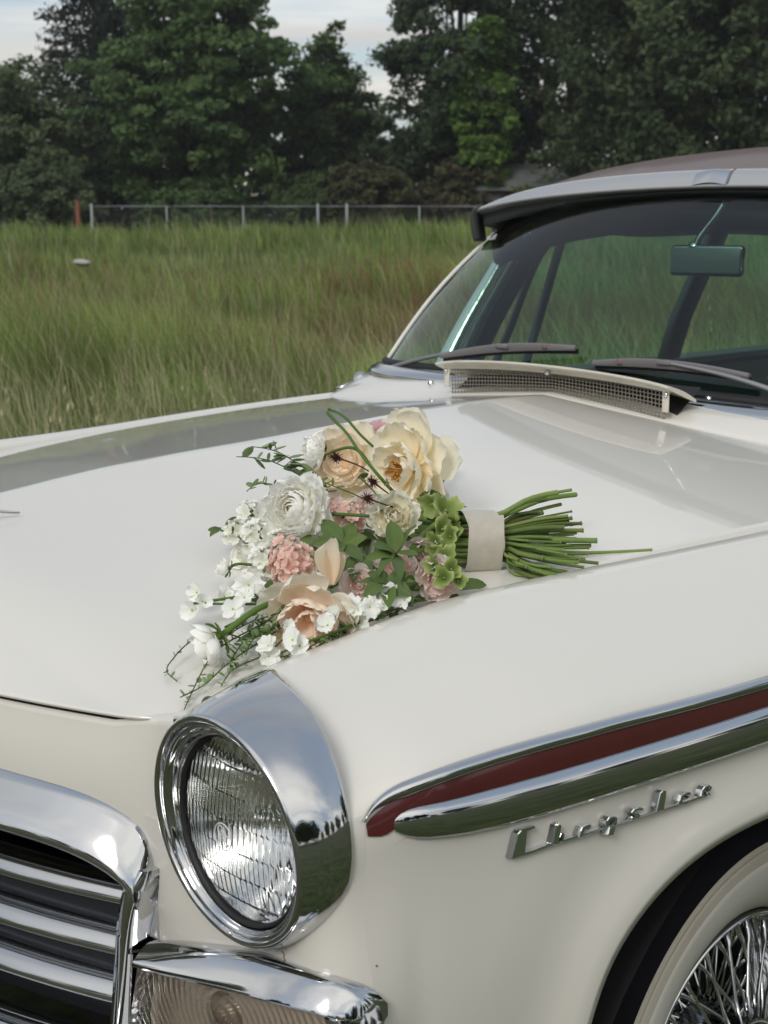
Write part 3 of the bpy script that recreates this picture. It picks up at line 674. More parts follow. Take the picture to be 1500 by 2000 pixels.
# upper skin
def upper_skin(ys):
    rows = []
    for y in ys:
        f, d = section_curve(y)
        # arc position where z reaches the seam
        s = np.linspace(d[6], d[9], 120); zz = f(s)[:, 1]
        se = np.interp(-zseam(y), -zz, s)
        ss = np.r_[np.linspace(0, d[3], 12)[:-1], np.linspace(d[3], se, 34)]
        q = f(ss)
        rows.append(np.column_stack([q[:, 0], np.full(len(ss), y), q[:, 1]]))
    return np.array(rows)
# wheel opening (y, z) from the front sill, over the wheel, to the rear sill
ARCH = curve_pts([(0, .268, .17), (0, .272, .34), (0, .290, .50), (0, .316, .605), (0, .347, .670), (0, .394, .712), (0, .476, .746), (0, .565, .759), (0, .66, .760),
                  (0, .80, .757), (0, .98, .742), (0, 1.10, .695), (0, 1.18, .62), (0, 1.235, .48), (0, 1.26, .32), (0, 1.265, .17)], 110)[:, 1:]
Y0, Y1 = 0.045, 1.60
def outer_edge(t):
    """rectangle round the opening: up the front, along the seam, down the rear door gap"""
    L1, L2, L3 = .70, Y1 - Y0, .70
    q = t * (L1 + L2 + L3)
    if q < L1:
        y = Y0; z = .17 + (zseam(Y0) - .17) * q / L1
    elif q < L1 + L2:
        y = Y0 + (q - L1); z = zseam(y)
    else:
        y = Y1; z = zseam(Y1) + (.17 - zseam(Y1)) * (q - L1 - L2) / L3
    return y, z
def arch_skin():
    n = len(ARCH); rows = []
    ts = np.linspace(0, 1, n)
    for k in range(n):
        ay, az = ARCH[k]; oy, oz = outer_edge(ts[k])
        D = math.hypot(oy - ay, oz - az)
        row = []
        x0 = sideX(ay, max(az, .2))
        row.append((x0 - .045, ay + .004 * (1 if ay > .7 else 1), az + .004)); row.append((x0 - .006, ay, az)); row.append((x0 + .008, ay, az))
        for s in np.r_[.012 / D, .03 / D, .05 / D, .075 / D, .11 / D, np.linspace(.16 / D, 1, 14)]:
            y = ay + (oy - ay) * s; z = az + (oz - az) * s; d = D * s
            row.append((sideX(y, z) + .011 * math.exp(-(d / .040) ** 2) - .004 * math.exp(-((d - .085) / .03) ** 2), y, z))
        rows.append(row)
    return np.array(rows)
ys_f = np.unique(np.r_[np.linspace(.028, .12, 11), np.linspace(.12, 1.60, 75)])
us = upper_skin(ys_f); ak = arch_skin()
mirror = lambda P: np.asarray(P, float) * np.array([-1.0, 1, 1])
def flip(geo): return geo[0] * np.array([-1.0, 1, 1]), [tuple(reversed(f)) for f in geo[1]]
fender_geo = join(G(us), G(ak[:, ::-1]))
# front corner of the wing below the headlamp, turning round to the face that carries the parking lamp
def bow(X):
    X = np.abs(np.asarray(X, float)); return np.where(X < .64, -.16 + .08 * (X / .467) ** 2, -.0098 + .02 * (X - .64))
def corner_plan(z):
    """plan curve (X, Y) of the front corner at height z, from the side round to the face"""
    xs = sideX(.05, z); pts = []
    for t in np.linspace(0, 1, 14):
        p0 = np.array([xs, .05]); p1 = np.array([xs - .006, .000]); p2 = np.array([xs - .055, float(bow(xs - .055))])
        pts.append((1 - t) ** 2 * p0 + 2 * t * (1 - t) * p1 + t * t * p2)
    for X in np.linspace(xs - .055, .60, 14)[1:]: pts.append(np.array([X, float(bow(X))]))
    return np.array(pts)
def corner_row(z, xin, n):
    p = corner_plan(z); X = np.r_[np.linspace(p[0, 0], p[0, 0] - .02, 8)[:-1], np.linspace(p[0, 0] - .02, xin, n - 7)]
    X = np.maximum(X, xin)
    Y = np.interp(-X, -p[:, 0], p[:, 1])
    Y = Y + .010 * np.exp(-(np.hypot(X - .80, z - .77) / .07) ** 2) - .0055 * (1 - np.clip((X - .66) / .08, 0, 1)) * min(1.0, max(0.0, (z - .70) / .05))
    return np.stack([X, Y, np.full(len(X), z)], -1)
def corner_skin():
    return np.array([corner_row(z, .634 if z > .56 else .60, 28) for z in np.r_[np.linspace(.17, .55, 9), np.linspace(.565, .62, 4), np.linspace(.64, .765, 9)]])
def corner_upper():
    rows = []
    for z in np.linspace(.765, .905, 22):
        dz = z - .869; xi = .784 + math.sqrt(max(0.0, .106 ** 2 - dz * dz)) * (1 if z > .765 else 0)
        rows.append(corner_row(z, xi if z > .766 else .784, 28))
    return np.array(rows)
def corner_left():
    rows = []
    for z in np.linspace(.7645, .842, 14):
        dz = z - .869; xl = .784 - math.sqrt(max(0.0, .103 ** 2 - dz * dz)) + .002
        q = corner_row(z, .636, 40); X = np.linspace(max(xl, .66) if z > .768 else .784, .636, 14)
        rows.append(np.stack([X, np.interp(-X, -q[:, 0], q[:, 1]) + .0004, np.full(14, z)], -1))
    return np.array(rows)
fender_geo = join(fender_geo, G(corner_skin()), G(corner_upper()), G(corner_left()))
wear = mat('bare_primer', (.10, .085, .07), .8)
f_left = part('fender', fender_geo, M['paint'], car, fix=False, label='cream front wing nearest the viewer, with the maroon stripe')
def face_pt(X, z): q = corner_row(z, .634, 40); return np.array([X, float(np.interp(-X, -q[:, 0], q[:, 1])) - .0004, z])
part('paint_crack', tube(curve_pts([face_pt(X, z) for X, z in ((.842, .7640), (.846, .7615), (.8445, .7595), (.8475, .7580), (.8470, .7565))], 14), .0005, 5), wear, f_left)
for X, z, r_ in ((.905, .735, .0016), (.895, .70, .0010), (.92, .762, .0009)):
    q = face_pt(X, z); part('paint_chip', lathe([(.00005, -.0003), (r_, -.0001), (r_ * 1.3, .0006)], 7, 'Y', q), wear, f_left)
part('lamp_fillet', G(np.array([[(X, y, float(fZc(max(y, 0.0))) - .0215 + .004 * (X - .668) / .03) for X in (.655, .668, .684, .700)] for y in np.linspace(.006, .10, 12)])), M['paint'], f_left)
f_right = part('fender', flip(fender_geo), M['paint'], car)
# rear side panels (beyond the frame)
def side_panel(y0, y1, n):
    rows = []
    for y in np.linspace(y0, y1, n):
        f, d = section_curve(y); q = f(np.linspace(d[1], d[-1], 40))
        rows.append(np.column_stack([q[:, 0], np.full(40, y), q[:, 1]]))
    return G(np.array(rows))
for nm, a, b in (('front_door', 1.606, 2.72), ('rear_door', 2.726, 3.62), ('rear_quarter', 3.626, 5.0)):
    g = side_panel(a, b, 16)
    part(nm, g, M['paint'], car); part(nm, flip(g), M['paint'], car)
# wheel house linings
for sgn in (1, -1):
    t = np.linspace(R(-20), R(200), 30)
    P = np.array([[(sgn * X, .79 - .50 * math.cos(a), .27 + .50 * math.sin(a)) for X in (.935, .9, .6, .45)] for a in t])
    part('wheel_house', G(P), M['dark'], car)

# ---- hood
fZh = spl([-.16, 0, .177, .38, .611, .853, 1.078, 1.244, 1.40], [1.020, 1.045, 1.062, 1.081, 1.091, 1.101, 1.109, 1.110, 1.104])
fdrop = spl([-.2, 0, .1, .25, .4, .55, .7, .85, 1.0, 1.4], [.018, .020, .029, .030, .023, .013, .006, .003, .0025, .0025])
def lipY(X):
    X = np.abs(X); y = -.16 + .08 * (X / .467) ** 2
    return y + np.where(X > .60, .55 * (np.maximum(X - .60, 0) / .08) ** 3 * .08, 0)
def hoodXe(y): return np.where(y > .12, fXc(y) - .024, .664 + .011 * np.clip((y - .02) / .10, 0, 1))
def hoodZ(X, y):
    a = np.abs(X); xe = np.maximum(fXc(np.maximum(y, -.02)) - .024, .6)
    ze = fZc(np.maximum(y, -.02)) - fdrop(y)
    t = a / xe
    soft = np.sqrt(t * t + .00006) - .0077
    z = fZh(y) - (fZh(y) - ze) * (.88 * soft + .12 * t ** 3)
    q = np.clip(1 - (y - lipY(a)) / .24, 0, 1)
    return z, q
def hood_height(X, y):
    z, q = hoodZ(X, y)
    ly = lipY(np.abs(X)); zl, _ = hoodZ(X, ly)
    return z - (zl - .944) * q ** 2.6
def hood_rear(X): return 1.335 + .10 * (np.abs(X) / .78) ** 2
def hood_grid():
    nu, nv = 121, 90
    P = np.zeros((nv + 2, nu, 3))
    u = np.linspace(-1, 1, nu)
    for j, v in enumerate(np.linspace(0, 1, nv) ** 1.35):
        # columns are straight in plan: front x to rear x
        xf = .664 * u; yf = lipY(xf); yr = hood_rear(u * .76)
        y = yf + (yr - yf) * v
        xe = np.where(y < .02, .664, hoodXe(y))
        x = u * xe
        P[j + 2, :, 0] = x; P[j + 2, :, 1] = y; P[j + 2, :, 2] = hood_height(x, y)
    P[1] = P[2] + np.array([0, .0004, -.0025]); P[0] = P[2] + np.array([0, .004, -.0045])
    # turned-down flanges along both sides
    L = P[:, :1] + np.array([.002, 0, -.02]); Rr = P[:, -1:] + np.array([-.002, 0, -.02])
    return np.concatenate([L, P, Rr], axis=1)
part('hood', G(hood_grid()), M['paint'], car, label='smooth cream hood with a soft centre ridge')
# channel under the hood gap, dark
for sgn in (1, -1):
    ys = np.linspace(-.0, 1.42, 40)
    P = np.array([[(sgn * (float(fXc(y)) - .034), y, float(fZc(y)) - .060), (sgn * (float(fXc(y)) - .012), y, float(fZc(y)) - .064)] for y in ys])
    part('gap_channel', G(P), M['dark'], car)
# ---- nose panel between hood lip and grille
fZg = spl([0, .30, .476, .574, .63, .66, .71], [.868, .866, .862, .856, .835, .785, .765])
def nose_grid():
    rows = []
    for X in np.linspace(-.676, .676, 121):
        a = abs(X); col = []
        yl = float(-.16 + .08 * (a / .467) ** 2 if a < .64 else -.0098 + .02 * (a - .64))
        yl += 0.0
        z0, z1 = .9350 + .03 * max(0, (a - .60) / .1) , float(fZg(a)) - .012
        col.append((X, yl + .012, z0 - .001))
        for t in np.linspace(0, 1, 14):
            zz = z0 + (z1 - z0) * t; dz = abs(zz - .869)
            xm = .784 - (math.sqrt(.105 ** 2 - dz * dz) if dz < .105 else 0)
            col.append((math.copysign(min(a, xm), X), yl + .0016 * max(0.0, (a - .64) / .036) + .007 - .012 * math.sin(math.pi * min(1, t * 1.1) * .5), zz))
        rows.append(col)
    return np.array(rows)
part('nose_panel', G(nose_grid()), M['paint'], car)
part('hood_gap_shade', G(np.array([[(X, float(bow(X)) + .013, .918), (X, float(bow(X)) + .016, .939 + .03 * max(0, (abs(X) - .60) / .1))] for X in np.linspace(-.612, .612, 81)])), M['dark'], car)  # near-black strip behind the lip, colouring in the shade of the hood gap
part('grille_shade_backing', box((0, .06, .70), (1.26, .01, .46)), M['dark'], car, smooth=False)  # near-black backing sheet standing in for the shade behind the grille bars

# ---- headlamps
HC = np.array([.784, 0.0, .869])
def ring_spl(deg, val):
    d = np.array(deg + [deg[0] + 360.]); v = np.array(val + [val[0]])
    dd = np.r_[d - 360, d[1:], d[1:] + 360]; vv = np.r_[v, v[1:], v[1:]]
    return spl(dd, vv)
# angle 0 = outwards, 90 = up
fRr = ring_spl([0., 30, 60, 85, 104, 119, 135, 160, 195, 235, 270, 300, 330], [.1250, .1255, .1272, .130, .1365, .1430, .1355, .1205, .1115, .1085, .1095, .1145, .121])
fYr = ring_spl([0., 30, 60, 85, 104, 119, 135, 160, 195, 235, 270, 300, 330], [.032, .035, .045, .058, .073, .086, .064, .022, .015, .02, .03, .032, .030])
fRf = ring_spl([0., 45, 90, 120, 150, 180, 225, 270, 315], [.1200, .1195, .1195, .1185, .1145, .1105, .1075, .1080, .1150])
def headlamp(sgn):
    n = 120; th = np.linspace(0, 360, n, endpoint=False)
    c, s = np.cos(np.radians(th)), np.sin(np.radians(th))
    rf, rr, yr = fRf(th), fRr(th), fYr(th)
    yf = -.022 - .006 * s
    rows = []
    rows.append((rr - .012, yr + .004)); rows.append((rr - .0015, yr + .001)); rows.append((rr, yr - .002))
    for t in np.linspace(.06, 1, 9):
        rows.append((rr + (rf - rr) * t + .0035 * np.sin(math.pi * t), yr + (yf - yr) * t))
    for a in np.linspace(20, 180, 7):                         # rolled front edge
        rows.append((rf - .0045 + .0045 * math.cos(R(a)), yf - .0045 * math.sin(R(a))))
    for r_, y_ in ((-.0105, .0035), (-.0115, .0045), (-.0120, .0035), (-.0135, .0035), (-.0145, .0055), (-.0165, .0075), (-.0172, .0082), (-.0180, .0075), (-.0190, .0080), (-.0198, .0105), (-.0208, .0140), (-.0214, .0150), (-.0220, .0148), (-.0228, .0155), (-.0232, .026)):
        w_ = -r_ / .0232; rows.append((rf * (1 - w_) + .0940 * w_, yf + y_))
    P = np.array([np.stack([sgn * (HC[0] + r_ * c), HC[1] + y_ + 0 * c, HC[2] + r_ * s], -1) for r_, y_ in rows])
    hl = part('headlight', G(P, False, True), M['chrome'], car, label='chrome headlamp surround peaked at the top' if sgn > 0 else None)
    # dark gasket round the glass
    v, f = lathe([(.0960, -.001), (.0948, -.0060), (.0930, -.0065), (.0912, -.0025), (.091, .016)], 72, 'Y', (sgn * HC[0], 0, HC[2])); part('gasket', (v, f), M['black'], hl)
    # sealed-beam glass: smooth dome outside, flutes moulded inside
    nr, na = 90, 180
    rad = np.linspace(0, .0925, nr)[:, None]; an = np.linspace(0, 2 * np.pi, na, endpoint=False)[None]
    X = rad * np.cos(an); Z = rad * np.sin(an)
    front = -.0025 - .016 * (1 - (rad / .0925) ** 2) + 0 * an
    band = np.floor((Z + .095) / .0265)
    pitch = np.where(np.mod(band, 2) == 0, .0062, .0082)
    ph = np.where(np.mod(band, 3) == 0, .0, .0021)
    u_ = np.abs(np.mod((X + ph) / pitch, 1) - .5) * 2
    flute = .0010 * (1 - u_ ** 2) * np.where(np.abs(X) < .075, 1, .4)
    prism_ = .0010 * (np.mod((Z + .095) / .0265, 1))
    back = front + .0035 + flute + prism_
    cy = lambda Y: np.stack([sgn * HC[0] + X, Y, HC[2] + Z], -1)
    g = join(G(cy(front), False, True), G(cy(back)[:, ::-1], False, True))
    rim_a = [(nr - 1) * na + k for k in range(na)]; off = nr * na
    rim_b = [off + (nr - 1) * na + (na - 1 - k) for k in range(na)]
    g = (g[0], g[1] + [(rim_a[k], rim_a[(k + 1) % na], rim_b[(k + 1) % na], rim_b[k]) for k in range(na)])
    part('lens', g, M['lens'], hl, fix=True)
    # silvered bowl and bulb shield
    rr_ = np.linspace(.004, .0915, 26); v, f = lathe([(r_, .070 - .064 * (r_ / .0915) ** 2) for r_ in rr_], 72, 'Y', (sgn * HC[0], 0, HC[2]))
    part('reflector', (v, f), M['reflector'], hl)
    part('bulb_shield', lathe([(.0001, .022), (.007, .023), (.010, .028), (.010, .047), (.004, .070)], 24, 'Y', (sgn * HC[0], 0, HC[2] + .002)), M['chrome_worn'], hl)
    # moulded roundel with the two script letters
    if sgn > 0:
        cx, cz = HC[0] - .005, HC[2] - .004
        fy = lambda x, z_: -.0025 - .016 * (1 - (np.hypot(x - HC[0], z_ - HC[2]) / .0925) ** 2) - .0005
        def line(pts, r_):
            q = curve_pts([(x, 0, z_) for x, z_ in pts], 24); q[:, 1] = fy(q[:, 0], q[:, 2]); return tube(q, r_, 6)
        a = np.linspace(0, 2 * np.pi, 40)
        segs = [line([(cx + .0135 * math.cos(t), cz + .0135 * math.sin(t)) for t in np.linspace(0, 2 * math.pi, 25)], .0007)]
        S = .0050
        gl = [(.9, 1.2), (.2, 1.7), (-.6, 1.1), (-.5, .1), (.3, -.2), (.9, .4), (.6, 1.0), (.9, -.4), (.2, -1.0), (-.6, -.7)]
        el = [(.8, .7), (.1, 1.1), (-.5, .6), (.1, .1), (-.6, -.4), (-.2, -1.1), (.6, -.9), (1.0, -.3)]
        segs.append(line([(cx - .0045 + S * x, cz + .0022 + S * z_) for x, z_ in gl], .0006))
        segs.append(line([(cx + .0050 + S * x, cz - .0028 + S * z_) for x, z_ in el], .0006))
        part('lens_monogram', join(*segs), mat('frosted_glass', (.75, .77, .77), .25), hl)
    # adjusting tab on the lower rim
    part('retaining_tab', tube(curve_pts([(sgn * (HC[0] + .001), -.014, HC[2] - .104), (sgn * (HC[0] + .003), -.020, HC[2] - .099), (sgn * (HC[0] + .007), -.018, HC[2] - .102), (sgn * (HC[0] + .008), -.012, HC[2] - .106)], 14), .0016, 6), M['chrome'], hl)
    return hl
headlamp(1); headlamp(-1)

# ---- grille
yG = lambda X: float(-.16 + .08 * (X / .467) ** 2)
tp = [(x, yG(x) - .004, z_) for x, z_ in ((0, .866), (.15, .8655), (.30, .864), (.40, .862), (.468, .859), (.53, .8555), (.575, .850), (.606, .841), (.632, .826), (.646, .808), (.651, .792))]
top_path = curve_pts(tp, 60)
sym = np.vstack([top_path[:0:-1] * np.array([-1, 1, 1]), top_path])
prof = np.array([(-.004, .002), (.002, .002), (.008, -.006), (.017, -.0165), (.0255, -.0275), (.0335, -.0390), (.0360, -.045), (.034, -.0495), (.029, -.0515), (.020, -.0515), (-.004, -.050)])
nrm = []
for p in sym:
    a = abs(p[0]); dy = 2 * .08 * a / .467 ** 2 * np.sign(p[0])
    n_ = np.array([dy * .8, -1.0, 0]); nrm.append(n_ / np.linalg.norm(n_))
nrm = np.array(nrm)
grille = part('grille', sweep(sym, prof, nrm, (0, 0, 1), sa=1.0), M['chrome'], car, fix=True, sharp=70, label='chrome grille surround with curved bars')
for sgn in (1, -1):
    mx = np.array([sgn, 1.0, 1.0])
    # upright at the outer end of the grille: dark inner facet, bright ridge, outer facet
    leg = curve_pts([(.6385, -.030, .790), (.637, -.040, .775), (.633, -.045, .755), (.620, -.046, .69), (.606, -.046, .61), (.594, -.046, .535)], 24) * mx
    lp = np.array([(.002, .05), (-.001, .004), (.001, .0), (.016, -.0035), (.0185, -.002), (.0205, .003), (.022, .012), (.0225, .028), (.0275, .036), (.028, .055)])
    part('upright', sweep(leg, lp, (sgn, 0, 0), (0, 1, 0), sa=1.05), M['chrome'], grille, fix=True, sharp=50)
# three bright bars with dark slats between
for k, zb in enumerate((.7275, .6665, .6075)):
    xs = np.linspace(-.625, .625, 81)
    path = np.array([(x, yG(x) + .030 + .010 * (abs(x) / .6) ** 4, zb + .004 * (1 - (abs(x) / .6) ** 2)) for x in xs])
    bp_ = np.array([(-.020, .0160), (-.008, .0140), (.002, .0080), (.009, -.0005), (.0120, -.0075), (.0112, -.0098), (.006, -.0108), (-.030, -.0108), (-.030, .0160)])
    tn = np.gradient(path, axis=0); nn = np.cross(tn, (0, 0, 1)); nn /= np.linalg.norm(nn, axis=1)[:, None]
    part('grille_bar', sweep(path, bp_, nn, (0, 0, 1)), M['chrome_worn'], grille, fix=True, sharp=55)
for zb in (.775, .697, .637, .578):
    xs = np.linspace(-.61, .61, 41); path = np.array([(x, yG(x) + .062, zb) for x in xs])
    part('dark_slat', sweep(path, np.array([(-.004, .024), (.008, .0), (.006, -.018), (-.02, -.018), (-.02, .024)]), (0, -1, 0), (0, 0, 1)), M['slat'], grille, fix=True, sharp=40)
lowp = np.array([(x, yG(x) - .014, .556) for x in np.linspace(-.60, .60, 61)])
part('lower_rail', sweep(lowp, np.array([(-.03, .012), (.006, .012), (.013, .007), (.016, .0), (.013, -.007), (.008, -.010), (-.03, -.010)]), (0, -1, 0), (0, 0, 1)), M['chrome'], grille, fix=True, sharp=40)
# body-coloured valance below the grille, then bumper
P = np.array([[(x, yG(x) - .006 + .02 * t * t, 0.545 - .22 * t) for t in np.linspace(0, 1, 6)] for x in np.linspace(-.62, .62, 61)])
part('valance', G(P), M['paint'], car)
bpth = np.array([(x, -.28 + .20 * (abs(x) / .95) ** 2.6, .40) for x in np.linspace(-.96, .96, 71)])
bprof = np.array([(-.03, .09), (.01, .095), (.035, .075), (.045, .045), (.032, .015), (.045, -.02), (.045, -.055), (.02, -.08), (-.03, -.085)])
part('bumper', sweep(bpth, bprof, (0, -1, 0), (0, 0, 1)), M['chrome'], car, fix=True, sharp=50)

# ---- parking lamps below the headlamps
def parking(sgn):
    mx = np.array([sgn, 1.0, 1.0]); n = 48
    back = curve_pts([(.650, -.010, .703), (.711, -.006, .725), (.761, -.004, .739), (.852, .000, .758), (.900, .008, .7605), (.926, .020, .752), (.934, .034, .735)], n)
    front = curve_pts([(.652, -.045, .692), (.715, -.042, .706), (.809, -.036, .727), (.884, -.028, .741), (.918, -.016, .742), (.938, .002, .734), (.9435, .026, .722)], n)
    rows = []
    for k in range(n):
        b_, f_ = back[k], front[k]; d = f_ - b_; up_ = np.array([0, 0, 1.0]); col = [b_ + np.array([0, .018, -.006]), b_ + np.array([0, .004, .0005])]
        for t in np.linspace(0, 1, 9): col.append(b_ + d * t + up_ * .008 * math.sin(math.pi * t ** .8) )
        col += [f_ + np.array([0, -.0012, -.0025]), f_ + np.array([0, .0005, -.005]), f_ + np.array([0, .008, -.0062]), b_ + np.array([0, .018, -.018])]
        rows.append(col)
    P = np.array(rows); V, Fc = G(P * mx, False, True); m_ = P.shape[1]
    Fc += [tuple(range(m_)), tuple((n - 1) * m_ + k for k in range(m_))[::-1]]
    pk = part('parking_light', (V, Fc), M['chrome'], car, fix=True, sharp=45)
    # rounded outer end and the lower frame
    end = curve_pts([(.936, .012, .735), (.944, .013, .715), (.946, .014, .69), (.942, .014, .65), (.934, .012, .612)], 24)
    part('end_cap', sweep(end * mx, np.array([(-.024, .022), (-.022, -.018), (-.016, -.026), (-.006, -.024), (.001, -.012), (.004, .006), (.003, .024)]), np.array([sgn, 0, 0]), (0, 1, 0)), M['chrome'], pk, fix=True, sharp=60)
    bot = curve_pts([(.600, -.040, .575), (.70, -.034, .590), (.80, -.026, .602), (.90, -.012, .610), (.94, .012, .612)], 30)
    part('lower_frame', sweep(bot * mx, np.array([(-.02, .010), (.004, .010), (.014, .004), (.014, -.008), (-.02, -.014)]), (0, -1, 0), (0, 0, 1)), M['chrome'], pk, fix=True, sharp=50)
    # inner cheek and glass with concentric ribs
    part('cheek', G(np.array([[(sgn * (.650 - .030 * t), -.036 + .03 * s_, .690 - .11 * t) for s_ in np.linspace(0, 1, 4)] for t in np.linspace(0, 1, 5)])), M['chrome_worn'], pk)
    nx, nz = 130, 40; U, Vv = np.meshgrid(np.linspace(0, 1, nx), np.linspace(0, 1, nz), indexing='ij')
    zt = .690 + .068 * U - .022 * U * U; zb = .585 + .03 * U; Z = zb + (zt - zb) * Vv
    X = (.622 + .026 * Vv) + (.922 - .622 - .026 * Vv) * U
    cX, cZ = .762, .668
    rr_ = np.hypot((X - cX) * .8, Z - cZ)
    rib = .0017 * np.abs(np.sin(rr_ / .0075 * math.pi)) + .003 * np.clip(1 - (rr_ / .022) ** 2, 0, 1)
    Y0_ = -.026 + .016 * U + .008 * U ** 3
    part('lens', G(np.stack([sgn * X, Y0_ - rib, Z], -1)), M['parklens'], pk)
    part('reflector', G(np.stack([sgn * X, Y0_ + .012 - 2.4 * rib + .006 * np.clip(rr_ / .03, 0, 1), Z], -1)), M['dull_reflector'], pk)
    v, f = lathe([(.0005, -.010), (.006, -.009), (.0095, -.003), (.0095, .006), (.007, .012), (.007, .02)], 20, 'Y', (sgn * cX, .0, cZ)); part('bulb', (v, f), M['amber'], pk)
    return pk
M['dull_reflector'] = mat('dull_reflector', (.50, .46, .41), .32, metal=.55); M['amber'] = mat('amber_bulb', (.35, .16, .06), .2)
parking(1); parking(-1)

# ---- side trim: upper strip, maroon band, lower spear, each following the skin
def on_side(y, z, off=0.0): return np.array([sideX(y, z) + off, y, z])
def side_normal(y, z):
    a = on_side(y, z + .006) - on_side(y, z - .006); b = on_side(y + .006, z) - on_side(y - .006, z)
    n_ = np.cross(b, a); n_ /= np.linalg.norm(n_)
    if n_[0] < 0: n_ = -n_
    u_ = a / np.linalg.norm(a)
    return n_, u_
YE = 4.6
up_y = np.r_[.0488, .053, .0577, .062, .067, .072, .078, .085, .093, .105, .125, .145, .165, .20, .25, np.linspace(.30, YE, 70)]
up_z = spl([.0488, .0577, .067, .078, .093, .125, .161, .2575, .3646, .4865, .6248, 1.0, 1.6, 3.0, 4.6], [.900, .907, .912, .9165, .9205, .9255, .928, .930, .9285, .9236, .9194, .905, .878, .83, .79])(up_y)
low_c = spl([.075, .088, .1055, .123, .1543, .219, .36, .48, .62, 1.0, 1.6, 3.0, 4.6], [.8925, .8912, .8887, .8863, .883, .8794, .8762, .8732, .8705, .860, .84, .79, .75])
low_h = spl([.12, .1543, .219, .36, .62, 1.0, 4.6], [.0182, .0205, .0225, .0230, .0235, .0235, .0235])
def trims(sgn):
    mx = np.array([sgn, 1.0, 1.0])
    pth, nn, uu = [], [], []
    for y, z_ in zip(up_y, up_z):
        n_, u_ = side_normal(y, z_); pth.append(on_side(y, z_, -.001)); nn.append(n_); uu.append(u_)
    pth = np.array(pth); nn = np.array(nn)
    t = np.gradient(pth, axis=0); t /= np.linalg.norm(t, axis=1)[:, None]; uu = np.cross(nn, t); uu /= np.linalg.norm(uu, axis=1)[:, None]
    uu *= np.sign((uu[:, 2:3]) + 1e-9)
    sc = np.clip(.12 + np.arange(len(pth)) * .11, 0, 1)
    hp = np.array([(-.0075, -.002), (-.0075, .003), (-.004, .0072), (.0, .0085), (.004, .0072), (.0075, .003), (.0075, -.002)])
    st = part('side_trim', sweep(pth * mx, hp, uu * mx, nn * mx, sa=sc), M['chrome'], car, fix=True, label='chrome edged maroon stripe along the wing' if sgn > 0 else None)
    # maroon band between strip and spear, with the short tail below its front end
    rows = []
    for y in np.r_[np.linspace(.050, .32, 44), np.linspace(.34, YE, 50)]:
        zu = float(np.interp(y, up_y, up_z)) - .003
        zl = float(low_c(max(y, .09))) + .010 if y > .095 else np.interp(y, [.048, .066, .095], [.8875, .884, .897])
        rows.append([on_side(y, zl + (zu - zl) * t_, .0022) for t_ in np.linspace(0, 1, 6)])
    part('maroon_band', G(np.array(rows) * mx), M['maroon'], st)
    # lower spear
    yy = np.r_[.0742, .0746, .0755, .077, .080, .085, .092, .10, .112, .13, .16, .20, np.linspace(.26, YE, 64)]
    pth, nn, uu, sh = [], [], [], []
    for y in yy:
        z_ = float(low_c(y)); n_, u_ = side_normal(y, z_)
        pth.append(on_side(y, z_, -.002)); nn.append(n_); uu.append(u_)
        sh.append(float(low_h(max(y, .12))) * math.sqrt(max(0.0, 1 - (1 - min(1, (y - .0741) / .050)) ** 2)))
    a = np.linspace(-90, 90, 13)
    sp = np.array([(math.sin(R(q)), math.cos(R(q)) ** .8) for q in a]); sp[:, 1] = np.maximum(sp[:, 1], -.05)
    sp = np.vstack([[(-1, -.12)], sp, [(1, -.12)]])
    sh = np.array(sh)
    part('spear', sweep(np.array(pth) * mx, sp, np.array(uu) * mx, np.array(nn) * mx, sa=sh, sb=sh * .62), M['chrome'], st, fix=True)
trims(1); trims(-1)

# ---- name script on the wing: slab letters on a running base bar
M['badge'] = mat('bright_badge_metal', (.80, .805, .81), .14, metal=1.0)
def script():
    def slab(poly, h, back=.0016):
        n = len(poly); c = np.mean(poly, axis=0); v = []
        for y, z_ in poly: v.append(on_side(y - .0020, z_, .0004))
        for y, z_ in poly: v.append(on_side(y, z_, h))
        for y, z_ in poly:
            d = c - np.array([y, z_]); d = d / (np.linalg.norm(d) + 1e-9) * .0008
            v.append(on_side(y + d[0], z_ + d[1], h + .0010))
        f = [tuple(range(2 * n, 3 * n))] + [(i, (i + 1) % n, n + (i + 1) % n, n + i) for i in range(n)] + [(n + i, n + (i + 1) % n, 2 * n + (i + 1) % n, 2 * n + i) for i in range(n)]
        return np.array(v), f
    base = part('name_script', slab(SCRIPT_BASE, .005), M['badge'], car, smooth=False, fix=True, label='raised chrome lettering below the spear on the wing')
    for polys in SCRIPT_LETTERS: part('letter', join(*[slab(p, .0065) for p in polys]), M['badge'], base, smooth=False, fix=True)
script()

